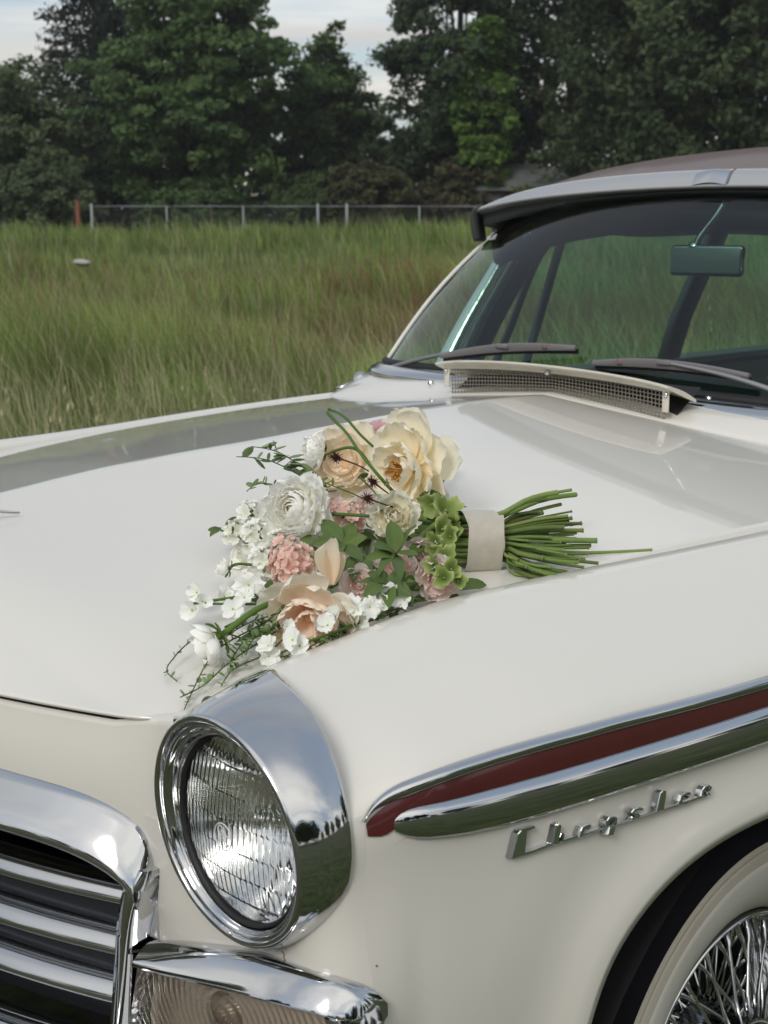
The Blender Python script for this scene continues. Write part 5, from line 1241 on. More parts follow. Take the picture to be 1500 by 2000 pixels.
LEAVES = [((0.5553, 0.3296, 1.0597), (0.5202, 0.3307, 1.0805), 0.0246), ((0.5553, 0.3296, 1.0597), (0.559, 0.2864, 1.0671), 0.0233), ((0.5553, 0.3296, 1.0597), (0.5906, 0.2765, 1.0508), 0.0209), ((0.5553, 0.3296, 1.0597), (0.5372, 0.3638, 1.0751), 0.0209), ((0.5553, 0.3296, 1.0597), (0.5791, 0.3445, 1.0689), 0.0197), ((0.5602, 0.3285, 1.0588), (0.6054, 0.3151, 1.0501), 0.0184), ((0.6321, 0.345, 1.0579), (0.6076, 0.3622, 1.0883), 0.0251), ((0.6321, 0.345, 1.0579), (0.6258, 0.3167, 1.0718), 0.0203), ((0.6321, 0.345, 1.0579), (0.6333, 0.3018, 1.0591), 0.0179), ((0.6321, 0.345, 1.0579), (0.6215, 0.385, 1.0822), 0.0215), ((0.6321, 0.345, 1.0579), (0.6661, 0.3453, 1.0619), 0.0179), ((0.6321, 0.345, 1.0579), (0.6836, 0.3028, 1.0452), 0.0168), ((0.6321, 0.345, 1.0579), (0.6608, 0.2941, 1.0485), 0.0156), ((0.6652, 0.3002, 1.0363), (0.6776, 0.2577, 1.0314), 0.0232), ((0.6652, 0.3002, 1.0363), (0.6537, 0.2848, 1.0487), 0.0186), ((0.6652, 0.3002, 1.0363), (0.6949, 0.308, 1.0286), 0.0209), ((0.6652, 0.3002, 1.0363), (0.6758, 0.3223, 1.0464), 0.0174), ((0.6652, 0.3002, 1.0363), (0.6932, 0.2781, 1.0208), 0.0197), ((0.6652, 0.3002, 1.0363), (0.6861, 0.3261, 1.0369), 0.0151), ((0.6652, 0.3002, 1.0363), (0.6471, 0.2736, 1.0387), 0.0163), ((0.5894, 0.3254, 1.0487), (0.6193, 0.2906, 1.0354), 0.0218), ((0.5894, 0.3254, 1.0487), (0.6282, 0.3105, 1.0458), 0.0182), ((0.5894, 0.3254, 1.0487), (0.5943, 0.2985, 1.0404), 0.0182), ((0.6712, 0.3979, 1.014), (0.6675, 0.459, 1.0076), 0.0205), ((0.6552, 0.3882, 1.0064), (0.6708, 0.4158, 0.9969), 0.0182), ((0.5893, 0.4356, 1.0502), (0.6089, 0.3906, 1.0447), 0.0189), ((0.4654, 0.5473, 1.0757), (0.4981, 0.5534, 1.081), 0.0179), ((0.4789, 0.5632, 1.0545), (0.4958, 0.6001, 1.059), 0.0179), ((0.4945, 0.3342, 1.0598), (0.5322, 0.2865, 1.0544), 0.0189), ((0.3844, 0.4538, 1.0835), (0.3726, 0.4371, 1.0945), 0.0165), ((0.3846, 0.2751, 1.0608), (0.3984, 0.2506, 1.0562), 0.0103), ((0.3923, 0.2775, 1.0649), (0.3867, 0.3059, 1.0686), 0.0103), ((0.3913, 0.2701, 1.0593), (0.3823, 0.2593, 1.0595), 0.009), ((0.4241, 0.2849, 1.046), (0.4708, 0.2804, 1.0385), 0.0166), ((0.5722, 0.2296, 1.0067), (0.5709, 0.1859, 1.0026), 0.013), ((0.606, 0.1873, 0.9918), (0.5966, 0.1442, 0.9866), 0.0126), ((0.5669, 0.2649, 1.0115), (0.5424, 0.2387, 1.0176), 0.0156), ((0.6588, 0.3428, 1.0031), (0.6604, 0.3831, 1.0052), 0.0143), ((0.635, 0.2843, 0.997), (0.6469, 0.3214, 0.9985), 0.0141), ((0.3561, 0.4415, 1.0671), (0.2914, 0.4587, 1.0772), 0.018), ((0.3043, 0.5226, 1.0782), (0.2338, 0.5439, 1.0888), 0.0174), ((0.5956, 0.2796, 1.0083), (0.5852, 0.2496, 1.0117), 0.0143), ((0.5674, 0.4579, 1.0335), (0.5561, 0.4284, 1.0518), 0.0219), ((0.6206, 0.4218, 1.0077), (0.6116, 0.3908, 1.0029), 0.021), ((0.3501, 0.7164, 1.0706), (0.4278, 0.6156, 1.0674), 0.0196), ((0.3378, 0.6481, 1.0825), (0.3849, 0.663, 1.0895), 0.0221), ((0.6189, 0.425, 1.0176), (0.6609, 0.353, 1.0212), 0.0154), ((0.5409, 0.2272, 1.0088), (0.5563, 0.2455, 1.0127), 0.0184), ((0.6065, 0.3905, 1.0145), (0.6045, 0.4371, 1.0168), 0.0188), ((0.5666, 0.3674, 1.028), (0.6394, 0.323, 1.0274), 0.0156), ((0.6217, 0.3572, 1.0205), (0.6517, 0.3637, 1.0242), 0.0186), ((0.4455, 0.4771, 1.0378), (0.4928, 0.4124, 1.0317), 0.0155), ((0.4778, 0.297, 1.035), (0.4484, 0.2839, 1.0475), 0.0208), ((0.4921, 0.445, 1.0365), (0.4815, 0.4117, 1.0483), 0.0183), ((0.4836, 0.4636, 1.0318), (0.4598, 0.485, 1.051), 0.023), ((0.4577, 0.3782, 1.0336), (0.4556, 0.4044, 1.0486), 0.022), ((0.5382, 0.3036, 1.0125), (0.4997, 0.3405, 1.0217), 0.0154), ((0.4844, 0.438, 1.0386), (0.4786, 0.4028, 1.0453), 0.0198), ((0.4496, 0.4638, 1.0475), (0.5068, 0.4617, 1.0578), 0.016), ((0.4881, 0.5657, 1.0492), (0.5038, 0.4951, 1.0587), 0.0187), ((0.4527, 0.4571, 1.039), (0.5038, 0.4153, 1.0273), 0.0173), ((0.5023, 0.5002, 1.0426), (0.5194, 0.5226, 1.0375), 0.0177), ((0.4898, 0.3135, 1.0311), (0.5612, 0.2771, 1.0336), 0.0174), ((0.5113, 0.2727, 1.0162), (0.5355, 0.2258, 1.0128), 0.0192), ((0.4107, 0.4451, 1.0489), (0.4511, 0.3766, 1.0442), 0.0217), ((0.3863, 0.5117, 1.0553), (0.3909, 0.5396, 1.0671), 0.0232), ((0.4647, 0.3031, 1.0298), (0.5089, 0.2481, 1.0321), 0.0162), ((0.5084, 0.2697, 1.0252), (0.5128, 0.297, 1.0321), 0.0216), ((0.4889, 0.5325, 1.043), (0.517, 0.5455, 1.0483), 0.0223), ((0.5364, 0.4312, 1.0405), (0.5473, 0.4717, 1.0469), 0.0216), ((0.5793, 0.2557, 1.0229), (0.6202, 0.2602, 1.0188), 0.019), ((0.488, 0.3312, 1.0408), (0.5676, 0.2843, 1.0429), 0.0199), ((0.506, 0.4543, 1.0287), (0.5845, 0.4047, 1.0271), 0.0173), ((0.5345, 0.2292, 1.0079), (0.5163, 0.2097, 1.0119), 0.0199), ((0.5071, 0.4667, 1.039), (0.5555, 0.3846, 1.039), 0.0223), ((0.4911, 0.4071, 1.0445), (0.5013, 0.3515, 1.0458), 0.0219), ((0.5536, 0.2687, 1.0275), (0.5104, 0.289, 1.0321), 0.0211), ((0.4537, 0.368, 1.0428), (0.5042, 0.3094, 1.0363), 0.0192), ((0.3242, 0.7474, 1.0905), (0.3647, 0.691, 1.0798), 0.0179), ((0.5634, 0.3908, 1.0168), (0.5851, 0.4166, 1.0152), 0.0203), ((0.501, 0.5548, 1.0442), (0.4935, 0.5252, 1.0438), 0.0202), ((0.5516, 0.2313, 1.0208), (0.558, 0.25, 1.0334), 0.014), ((0.4972, 0.385, 1.0318), (0.5128, 0.336, 1.0398), 0.0195), ((0.5231, 0.3471, 1.0311), (0.5487, 0.2866, 1.0392), 0.014), ((0.6072, 0.3354, 1.018), (0.6606, 0.328, 1.0157), 0.0201), ((0.3924, 0.5005, 1.0479), (0.3766, 0.5596, 1.0576), 0.0173), ((0.4616, 0.5006, 1.0478), (0.4803, 0.4603, 1.0408), 0.0222), ((0.5896, 0.3122, 1.0161), (0.5796, 0.3233, 1.0316), 0.0165)]
SPRIGS = [([(0.4072, 0.4344, 1.0892), (0.3525, 0.4185, 1.1115), (0.3212, 0.4001, 1.125), (0.3013, 0.3656, 1.1306)], 0.0096, 22), ([(0.3752, 0.4439, 1.1044), (0.3552, 0.4253, 1.1215), (0.3204, 0.4141, 1.1359), (0.3023, 0.3892, 1.142)], 0.0096, 16), ([(0.4159, 0.3918, 1.0757), (0.3568, 0.3929, 1.0945), (0.357, 0.3587, 1.1023), (0.3709, 0.3285, 1.0979)], 0.0061, 18), ([(0.5283, 0.4321, 1.0802), (0.4876, 0.4081, 1.1006), (0.4521, 0.396, 1.1105), (0.407, 0.4084, 1.113)], 0.0065, 12), ([(0.5987, 0.2083, 1.01), (0.6105, 0.148, 1.0005), (0.6103, 0.1063, 0.9887), (0.6321, 0.0631, 0.9718), (0.6638, 0.0207, 0.9535)], 0.0036, 34), ([(0.6195, 0.1912, 0.9998), (0.6301, 0.1326, 0.9877), (0.6322, 0.0964, 0.9758), (0.6463, 0.056, 0.9657), (0.6494, 0.026, 0.9612)], 0.0036, 30), ([(0.613, 0.1388, 0.9913), (0.5751, 0.1254, 0.9945), (0.5777, 0.0858, 0.9897), (0.5858, 0.0598, 0.9786), (0.5922, 0.0493, 0.9739), (0.6188, 0.0437, 0.9673)], 0.0031, 24), ([(0.6302, 0.1824, 0.9921), (0.6392, 0.1393, 0.9785), (0.6369, 0.1064, 0.9719), (0.6528, 0.0754, 0.9628)], 0.003, 22), ([(0.617, 0.2383, 1.0201), (0.608, 0.1716, 1.01), (0.6107, 0.134, 1.0063), (0.6114, 0.1126, 0.9992)], 0.0045, 34), ([(0.6825, 0.32, 1.012), (0.6742, 0.2646, 1.0029), (0.6726, 0.2129, 0.9951), (0.6663, 0.1743, 0.9842), (0.6529, 0.153, 0.977)], 0.0046, 60), ([(0.6717, 0.3468, 1.011), (0.6717, 0.2982, 1.0019), (0.6619, 0.2525, 0.9938), (0.6578, 0.2032, 0.981)], 0.0046, 46), ([(0.618, 0.1925, 1.0051), (0.6283, 0.1554, 1.0), (0.6368, 0.1276, 0.996), (0.64, 0.118, 0.9844)], 0.0045, 36), ([(0.6015, 0.1912, 1.0079), (0.6006, 0.1627, 0.9955), (0.6262, 0.1148, 0.9848), (0.6338, 0.0986, 0.9757)], 0.0045, 36), ([(0.5689, 0.3941, 1.0917), (0.535, 0.4041, 1.1078), (0.5111, 0.4087, 1.1169), (0.4842, 0.4199, 1.1217)], 0.0082, 5), ([(0.5609, 0.4146, 1.094), (0.5223, 0.4376, 1.1115), (0.51, 0.4447, 1.1188)], 0.0077, 5)]
SEEDS = [((0.4276, 0.4305, 1.138), (0.4, -0.782, 0.477), 0.0113, [(0.4227, 0.4347, 1.1369), (0.4304, 0.4591, 1.1269), (0.4181, 0.4974, 1.1105)]), ((0.5382, 0.3952, 1.1248), (0.672, -0.624, 0.399), 0.0101, [(0.5317, 0.4012, 1.1232), (0.5432, 0.4181, 1.1071), (0.5387, 0.4488, 1.0893)]), ((0.5565, 0.3692, 1.1103), (0.718, -0.666, 0.201), 0.0093, [(0.5503, 0.3749, 1.1087), (0.5666, 0.3878, 1.1017), (0.5437, 0.4396, 1.0881)])]
LOOSE = [([(0.4691, 0.5153, 1.0736), (0.5088, 0.4326, 1.1234), (0.4533, 0.4477, 1.1479), (0.3747, 0.4922, 1.1617), (0.2872, 0.544, 1.1765), (0.3047, 0.5422, 1.174), (0.3806, 0.5129, 1.1568), (0.4129, 0.5097, 1.1419)], 0.0023), ([(0.4407, 0.4769, 1.1261), (0.4289, 0.4695, 1.1426), (0.3994, 0.464, 1.1418), (0.3832, 0.4518, 1.1336)], 0.0024), ([(0.4945, 0.3644, 1.082), (0.5329, 0.3677, 1.0861), (0.5558, 0.3723, 1.0876)], 0.0025), ([(0.2931, 0.5332, 1.1722), (0.3384, 0.5128, 1.1629)], 0.0018), ([(0.554, 0.2143, 1.0181), (0.5376, 0.1752, 1.0172), (0.5201, 0.1321, 1.0144)], 0.002), ([(0.5755, 0.2271, 1.0109), (0.5573, 0.1748, 1.0139), (0.5312, 0.144, 1.0156)], 0.0018), ([(0.5621, 0.2379, 1.0093), (0.5861, 0.1599, 1.0077), (0.6007, 0.1208, 1.0067)], 0.0018), ([(0.6715, 0.2516, 1.0019), (0.6791, 0.2, 0.9991), (0.6701, 0.1571, 0.9916), (0.6588, 0.1449, 0.983)], 0.0017), ([(0.4716, 0.2799, 1.0483), (0.4368, 0.2675, 1.0573), (0.4015, 0.2627, 1.062)], 0.0016), ([(0.5699, 0.519, 1.0476), (0.5149, 0.4807, 1.0647), (0.466, 0.4359, 1.0703)], 0.0026), ([(0.5945, 0.4937, 1.0421), (0.5715, 0.409, 1.032), (0.5798, 0.2854, 1.0165)], 0.0026), ([(0.6004, 0.4879, 1.0308), (0.6064, 0.3931, 1.0152), (0.6115, 0.2581, 1.0032)], 0.0026)]
STEMENDS = [((0.6254, 0.6799, 1.0838), 0.0035), ((0.6151, 0.6535, 1.0885), 0.004), ((0.6147, 0.6337, 1.0822), 0.0033), ((0.6359, 0.6587, 1.0655), 0.002), ((0.6427, 0.6507, 1.0587), 0.0033), ((0.6533, 0.658, 1.0525), 0.0033), ((0.6704, 0.6405, 1.0483), 0.0036), ((0.6632, 0.631, 1.0438), 0.0026), ((0.7033, 0.628, 1.0422), 0.0042), ((0.686, 0.6191, 1.034), 0.0026), ((0.7107, 0.6023, 1.0302), 0.0023), ((0.725, 0.6052, 1.0204), 0.0027), ((0.7244, 0.5678, 1.0278), 0.0028), ((0.7159, 0.5571, 1.0151), 0.0028), ((0.6943, 0.5364, 1.0068), 0.0032), ((0.6998, 0.5589, 1.0073), 0.0029), ((0.7067, 0.7393, 1.0131), 0.0023), ((0.6832, 0.612, 1.0439), 0.0023), ((0.6987, 0.5688, 1.0381), 0.0032), ((0.666, 0.6069, 1.0566), 0.0039), ((0.6284, 0.6358, 1.06), 0.0047), ((0.688, 0.602, 1.0224), 0.0032), ((0.7052, 0.6108, 1.0359), 0.0026), ((0.6118, 0.6193, 1.0667), 0.0027), ((0.6709, 0.5766, 1.0486), 0.0032), ((0.689, 0.5751, 1.0453), 0.0026), ((0.6924, 0.5377, 1.0323), 0.0038), ((0.7006, 0.5429, 1.0212), 0.0032), ((0.639, 0.6493, 1.0543), 0.0027), ((0.6105, 0.6668, 1.0702), 0.0027), ((0.7179, 0.5861, 1.0171), 0.0025), ((0.6928, 0.533, 1.0169), 0.0032)]
BIND = ((0.6033, 0.5144, 1.0417), (0.6628, 0.6316, 1.0389))
UPPETAL = ((0.6211, 0.2564, 1.0464), (0.158, -0.076, 0.985), 0.0291)
HUP = (0.13, -0.03, 0.99)
# ================================================================== the bouquet
bq = empty('bridal_bouquet', (.601, .520, 1.0), 'bridal bouquet of peach, white and pink flowers lying on the hood, stems to the right', 'bouquet')
M['petal'] = leaf_material('flower_petals', .24, .6)
M['greens'] = leaf_material('bouquet_leaves', .18, .45)
for k_, s_ in (('petal', .12), ('greens', .25)):
    t = M[k_].node_tree; b = t.nodes['Principled BSDF']
    n = t.nodes.new('ShaderNodeTexNoise'); n.inputs['Scale'].default_value = 260; n.inputs['Detail'].default_value = 3
    tcn = t.nodes.new('ShaderNodeTexCoord'); t.links.new(tcn.outputs['Object'], n.inputs['Vector'])
    bn = t.nodes.new('ShaderNodeBump'); bn.inputs['Strength'].default_value = s_; bn.inputs['Distance'].default_value = .001
    t.links.new(n.outputs[0], bn.inputs['Height']); t.links.new(bn.outputs[0], b.inputs['Normal'])
def tinted(name, V, Fc, col, material, smooth=True):
    me = mesh(name, V, Fc, smooth)
    a = me.color_attributes.new('tint', 'FLOAT_COLOR', 'POINT'); c = np.ones((len(V), 4), np.float32); c[:, :3] = np.broadcast_to(col, (len(V), 3)); a.data.foreach_set('color', c.ravel())
    me.materials.append(material); return me
def aim(pos, axis, spin=0.0):
    return Matrix.Translation(Vector(pos)) @ Vector(axis).to_track_quat('Z', 'Y').to_matrix().to_4x4() @ Matrix.Rotation(spin, 4, 'Z')
BINV = Matrix.Translation(-Vector(bq.location))
def piece(name, me, parent, mw=None, ml=None):
    o = bpy.data.objects.new(name, me); COL.objects.link(o); o.parent = parent
    o.matrix_local = (BINV @ mw) if ml is None else ml
    return o
PR = np.random.default_rng(77)
def petal(L_, W_, a0, a1, cup=.25, ruf=.05, c0=(.8, .6, .4), c1=(.85, .75, .6), notch=0.0, nu=9, nv=11, wide=.62, roll=0.0):
    """petal rooted at the origin, growing along +Y; a0, a1 = elevation of its midline at root and tip (degrees)"""
    t = np.linspace(0, 1, nv); ph = np.radians(a0 + (a1 - a0) * t - roll * np.clip((t - .75) / .25, 0, 1) ** 1.5 * 60)
    dl = L_ / (nv - 1); r_ = np.r_[0, np.cumsum(np.cos(ph[:-1]) * dl)]; h = np.r_[0, np.cumsum(np.sin(ph[:-1]) * dl)]
    w_ = W_ * .5 * np.clip(np.sin(np.pi * np.clip(t * wide + .06, 0, 1)) ** .9, 0, 1); w_[-1] *= .70; w_[-2] *= .93
    u = np.linspace(-1, 1, nu); p1, p2 = PR.uniform(0, 6.28, 2)
    V = np.zeros((nv, nu, 3)); C = np.zeros((nv, nu, 3))
    for j in range(nv):
        # normal of the midline, pointing to the inside of the flower
        nr, nz = -math.sin(ph[j]), math.cos(ph[j])
        lift = cup * w_[j] * u ** 2 + ruf * L_ * t[j] ** 2 * np.sin(u * 5 + p1) * np.abs(u) + ruf * .6 * L_ * t[j] ** 3 * np.sin(u * 9 + p2)
        tip = -notch * L_ * (1 - np.abs(u)) * t[j] ** 6 - .10 * L_ * (u ** 2) * t[j] ** 3
        V[j, :, 0] = u * w_[j] * (1 - .12 * cup); V[j, :, 1] = r_[j] + nr * lift + math.cos(ph[j]) * tip; V[j, :, 2] = h[j] + nz * lift + math.sin(ph[j]) * tip
        C[j] = np.array(c0) + (np.array(c1) - np.array(c0)) * min(1, t[j] * 1.15)
    return tinted('petal', V.reshape(-1, 3), grid_faces(nv, nu), C.reshape(-1, 3), M['petal'])
def ball(r_, col, material='greens', sq=1.0, n=10):
    rows = [(max(1e-5, r_ * math.sin(a)), -r_ * sq * math.cos(a)) for a in np.linspace(.02, math.pi - .02, n)]
    V, Fc = lathe(rows, 14, 'Z'); return tinted('core', V, Fc, col, M[material])
def bloom(name, pos, axis, Rr, rings, core, spin=None, label=None):
    """rings: (count, start radius, L, W, a0, a1, cup, ruf, c0, c1, roll, lift) with lengths relative to Rr"""
    root = piece(name, core, bq, aim(pos, axis, PR.uniform(0, 6.28) if spin is None else spin))
    if label: root['label'] = label
    for n, rb, L_, W_, a0, a1, cup, ruf, c0, c1, roll, lift in rings:
        var = [petal(L_ * Rr * PR.uniform(.92, 1.08), W_ * Rr * PR.uniform(.9, 1.1), a0 + PR.uniform(-5, 5), a1 + PR.uniform(-9, 9), cup, ruf, c0, c1, .06, roll=roll) for _ in range(min(n, 3))]
        off = PR.uniform(0, 6.28)
        for k in range(n):
            az = off + 2 * math.pi * (k + PR.uniform(-.18, .18)) / n; s_ = PR.uniform(.92, 1.08)
            ml = Matrix.Rotation(az, 4, 'Z') @ Matrix.Translation((0, rb * Rr, lift * Rr)) @ Matrix.Rotation(R(PR.uniform(-7, 7)), 4, 'X') @ Matrix.Rotation(R(PR.uniform(-10, 10)), 4, 'Y') @ Matrix.Scale(s_, 4)
            piece('petal', var[k % len(var)], root, ml=ml)
    return root
WH, WH2 = (.97, .96, .88), (.98, .978, .95)
CR, CR2 = (.90, .78, .50), (.92, .88, .72)
PE, PE2 = (.93, .68, .48), (.96, .86, .72)
PK, PK2 = (.76, .47, .40), (.90, .70, .61)
PP, PP2 = (.88, .68, .61), (.94, .84, .79)
LG1, LG2 = (.050, .105, .022), (.115, .190, .050)
def tilt_fill(pos): return pos
# ranunculus: many thin rings wrapped round a tight eye
def ranunculus(pos, axis, Rr, label=None, full=True):
    rings = [(6, .04, .34, .34, 60, 150, .5, .02, (.78, .80, .50), (.82, .82, .62), 0, .02), (8, .08, .42, .42, 45, 145, .5, .03, CR2, WH2, 0, 0),
             (10, .12, .55, .50, 35, 140, .5, .03, CR2, WH2, 0, -.04), (11, .15, .68, .56, 25, 135, .48, .04, WH, WH2, 0, -.08), (12, .17, .82, .62, 15, 125, .45, .05, WH, WH2, 0, -.14),
             (12, .18, .95, .66, 5, 112, .42, .06, WH, WH2, .3, -.20), (10, .18, 1.02, .72, -5, 95, .36, .07, WH, WH2, .4, -.26), (8, .16, 1.02, .74, -18, 72, .30, .08, WH, WH2, .5, -.32)]
    return bloom('ranunculus', pos, axis, Rr, rings, ball(Rr * .16, (.35, .42, .12)), label=label)
def peony(pos, axis, Rr, c0, c1, label=None, openn=1.0, stam=True):
    o = openn
    rings = [(7, .10, .55, .50, 35, 110 - 20 * o, .45, .06, c0, c1, 0, 0), (8, .14, .78, .66, 20, 100 - 30 * o, .42, .05, c0, c1, .1, -.05), (8, .16, .98, .84, 8, 88 - 38 * o, .40, .05, c0, c1, .2, -.12),
             (7, .14, 1.10, .95, -8, 66 - 44 * o, .34, .06, c1, tuple(.4 * np.array(c1) + .6 * np.array((.93, .88, .74))), .5, -.18), (5, .12, 1.15, .98, -18, 45 - 45 * o, .25, .07, c1, (.92, .89, .77), .6, -.22)]
    root = bloom('peony', pos, axis, Rr, rings, ball(Rr * .12, (.85, .58, .36), 'petal'), label=label)
    if stam:
        V, Fc = join(*[tube(np.array([(0, 0, 0), (.5 * math.cos(a) * e, .5 * math.sin(a) * e, .22), (math.cos(a) * e, math.sin(a) * e, .36 + .1 * PR.random())]) * Rr, [.008 * Rr, .008 * Rr, .022 * Rr], 5) for a, e in [(PR.uniform(0, 6.28), PR.uniform(.05, .26)) for _ in range(26)]])
        piece('stamens', tinted('stamens', V, Fc, (.80, .45, .08), M['petal']), root, ml=Matrix.Identity(4))
    return root
def rose(pos, axis, Rr, c0, c1, label=None):
    rings = [(5, .03, .42, .40, 65, 140, .5, .04, c0, c1, 0, .05), (6, .08, .55, .52, 45, 125, .45, .05, c0, c1, 0, 0), (8, .12, .72, .62, 28, 110, .42, .07, c0, c1, .2, -.06), (8, .15, .90, .72, 12, 92, .36, .08, c0, c1, .5, -.14), (7, .14, 1.02, .80, -6, 66, .28, .09, c1, c1, .8, -.22)]
    return bloom('rose', pos, axis, Rr, rings, ball(Rr * .15, (.5, .5, .25)), label=label)
ranunculus(*RANUNC[0], label='large white ranunculus with ruffled petals')
rs = ranunculus(*RANSM[0], label='small white ranunculus seen from the side')
for k in range(5):
    a = 2 * math.pi * k / 5
    piece('sepal', petal(RANSM[0][2] * .75, RANSM[0][2] * .34, -40, 70, .3, .03, LG1, LG2), rs, ml=Matrix.Rotation(a, 4, 'Z') @ Matrix.Translation((0, .05 * RANSM[0][2], -.42 * RANSM[0][2])))
peony(*PEONY[0], (.96, .88, .68), (.97, .94, .83), 'open cream yellow peony at the top of the bouquet', .38)
peony(*PEONY[1], (.96, .87, .73), (.97, .91, .80), 'pale peach peony behind the cream one', .15, False)
pb = peony(*PEONY[2], (.94, .70, .51), (.96, .87, .75), 'peach peony low at the front', -.30, False)
for k, (sw, sp_, col) in enumerate(((1.30, -40, (.80, .74, .60)), (1.0, 5, (.84, .72, .55)))):
    piece('petal', petal(UPPETAL[2] * (1.95 - .35 * k), UPPETAL[2] * sw, 80, 96 - 20 * k, .95, .05, (.88, .74, .56), col, roll=-.5), bq, aim(np.array(UPPETAL[0]) + np.array([0, 0, -.012]), (0.10, -.05, .99), R(sp_)))
rose(*ROSE[0], (.84, .78, .55), (.86, .84, .72), 'cream white rose in the middle')
for k in (1, 2, 3): rose(*ROSE[k], PP, PP2)
rose(*ROSE[4], WH, WH2); rose(*ROSE[5], PP, PP2); rose(*ROSE[6], PP, (.92, .86, .82)); rose(*ROSE[7], PP, PP2); rose(*ROSE[8], WH, WH2); rose(*ROSE[9], WH, WH2); rose(*ROSE[10], PE2, CR2)
# stock: clusters of small ruffled florets
def floret_mesh(r_, c0, c1, n=5, a0=20, a1=35, wide=.85, notch=.15):
    V, Fc, C, o = [], [], [], 0
    for k in range(n):
        me = petal(r_, r_ * wide, a0 + PR.uniform(-10, 10), a1 + PR.uniform(-25, 25), .3, .12, c0, c1, .15, 5, 5)
        v = np.array([q.co[:] for q in me.vertices]); a = 2 * math.pi * k / n + PR.uniform(-.2, .2)
        v = v @ np.array([[math.cos(a), math.sin(a), 0], [-math.sin(a), math.cos(a), 0], [0, 0, 1]])
        c = np.zeros(len(v) * 4, np.float32); me.color_attributes['tint'].data.foreach_get('color', c); C.append(c.reshape(-1, 4)[:, :3])
        Fc += [tuple(i + o for i in p.vertices) for p in me.polygons]; V.append(v); o += len(v); bpy.data.meshes.remove(me)
    return tinted('floret', np.vstack(V), Fc, np.vstack(C), M['petal'])
def stock(pos, axis, Rr, c0, c1, n, fr):
    root = piece('stock', ball(Rr * .55, (.20, .22, .09)), bq, aim(pos, axis))
    var = [floret_mesh(Rr * fr, c0, c1) for _ in range(3)] + [floret_mesh(Rr * fr * .6, c0, c1, 6, 45, 80)]
    for k in range(n):
        zz = 1 - 1.35 * (k + .5) / n; a = k * 2.4; s_ = math.sqrt(max(0, 1 - zz * zz))
        d = Vector((s_ * math.cos(a), s_ * math.sin(a), zz))
        piece('floret', var[k % 4], root, ml=Matrix.Translation(d * Rr * PR.uniform(.55, .85)) @ d.to_track_quat('Z', 'Y').to_matrix().to_4x4() @ Matrix.Rotation(PR.uniform(0, 6.28), 4, 'Z'))
stock(*STOCKP[0], PK, PK2, 26, .52); stock(*STOCKP[1], PK, PK2, 16, .6); stock(*STOCKP[2], PK, PK2, 14, .6)
for s_ in STOCKW: stock(*s_, (.74, .76, .60), WH2, 15, .62)
def stem_mesh(pts, r_, col=LG2, taper=1.0, seg=7, n=18):
    V, Fc = tube(curve_pts(pts, n), np.linspace(r_, r_ * taper, n), seg)
    return tinted('stem', V, Fc, col, M['greens'])
def gstem(pts, r_, col=LG2, taper=1.0, parent=None, name='stem'):
    return piece(name, stem_mesh(pts, r_, col, taper), parent or bq, Matrix.Identity(4)) if parent is None else None
# closed white buds with green calyx on bent stems
for pos, axis, Rr, st in BUDS:
    rings = [(4, .05, 1.15, .95, 25, 112, .55, .02, WH, WH2, 0, -.3), (4, .12, 1.25, 1.05, 8, 104, .5, .03, WH, WH2, 0, -.35), (3, .12, 1.2, 1.0, -5, 84, .45, .04, WH, WH2, .2, -.36)]
    r_ = bloom('white_bud', pos, axis, Rr, rings, ball(Rr * .24, LG2))
    for k in range(5): piece('sepal', petal(Rr * .85, Rr * .40, -35 + PR.uniform(-10, 10), 60 + PR.uniform(-30, 20), .3, .05, LG1, (.20, .28, .08)), r_, ml=Matrix.Rotation(k * 1.256, 4, 'Z') @ Matrix.Translation((0, .05 * Rr, -.48 * Rr)))
    gstem([tuple(np.array(pos) - np.array(axis) * Rr * .4)] + st, Rr * .13, (.13, .22, .05))
# small white butterfly blossoms
bvar = [floret_mesh(1.15, (.84, .87, .76), (.95, .955, .94), 4 if k % 2 else 5, a0, a1, 1.0) for k, (a0, a1) in enumerate(((30, -20), (60, 10), (10, 50), (70, 60), (45, -35), (20, 20)))]
for k, (pos, axis, Rr) in enumerate(BLOSSOM):
    col = k == 20
    o = piece('small_blossom', bvar[(k * 5 + k // 3) % 6] if not col else floret_mesh(1.0, (.5, .25, .3), (.7, .45, .5), 4, 25, 60), bq, aim(pos, axis, PR.uniform(0, 6.28)) @ Matrix.Diagonal((Rr * PR.uniform(.8, 1.2), Rr * PR.uniform(.7, 1.1), Rr * PR.uniform(.8, 1.3), 1)))
    piece('eye', ball(.09, (.45, .50, .22)), o, ml=Matrix.Translation((0, 0, .04)))
# lime bells
def bell_mesh():
    nv, na = 6, 30; t = np.linspace(0, 1, nv)[:, None]; a = np.linspace(0, 2 * np.pi, na, endpoint=False)[None]
    p = PR.uniform(0, 6.28)
    rr_ = .12 + .85 * t ** .8 + .16 * t ** 3 * np.sin(3 * a + p) + .09 * t ** 4 * np.sin(8 * a + 2 * p); zz = .95 * t ** 1.1 - .30 * t ** 4 + .26 * t ** 3 * np.sin(3 * a + p + 1) + .17 * t ** 3 * np.sin(8 * a + p)
    V, Fc = G(np.stack([rr_ * np.cos(a), rr_ * np.sin(a), zz + 0 * a], -1), False, True)
    c = np.array((.13, .20, .04)) + (np.array((.36, .47, .15)) - np.array((.10, .20, .02))) * np.repeat(np.linspace(0, 1, nv), na)[:, None]
    return tinted('bell', V, Fc, c, M['greens'])
gvar = [bell_mesh() for _ in range(6)]
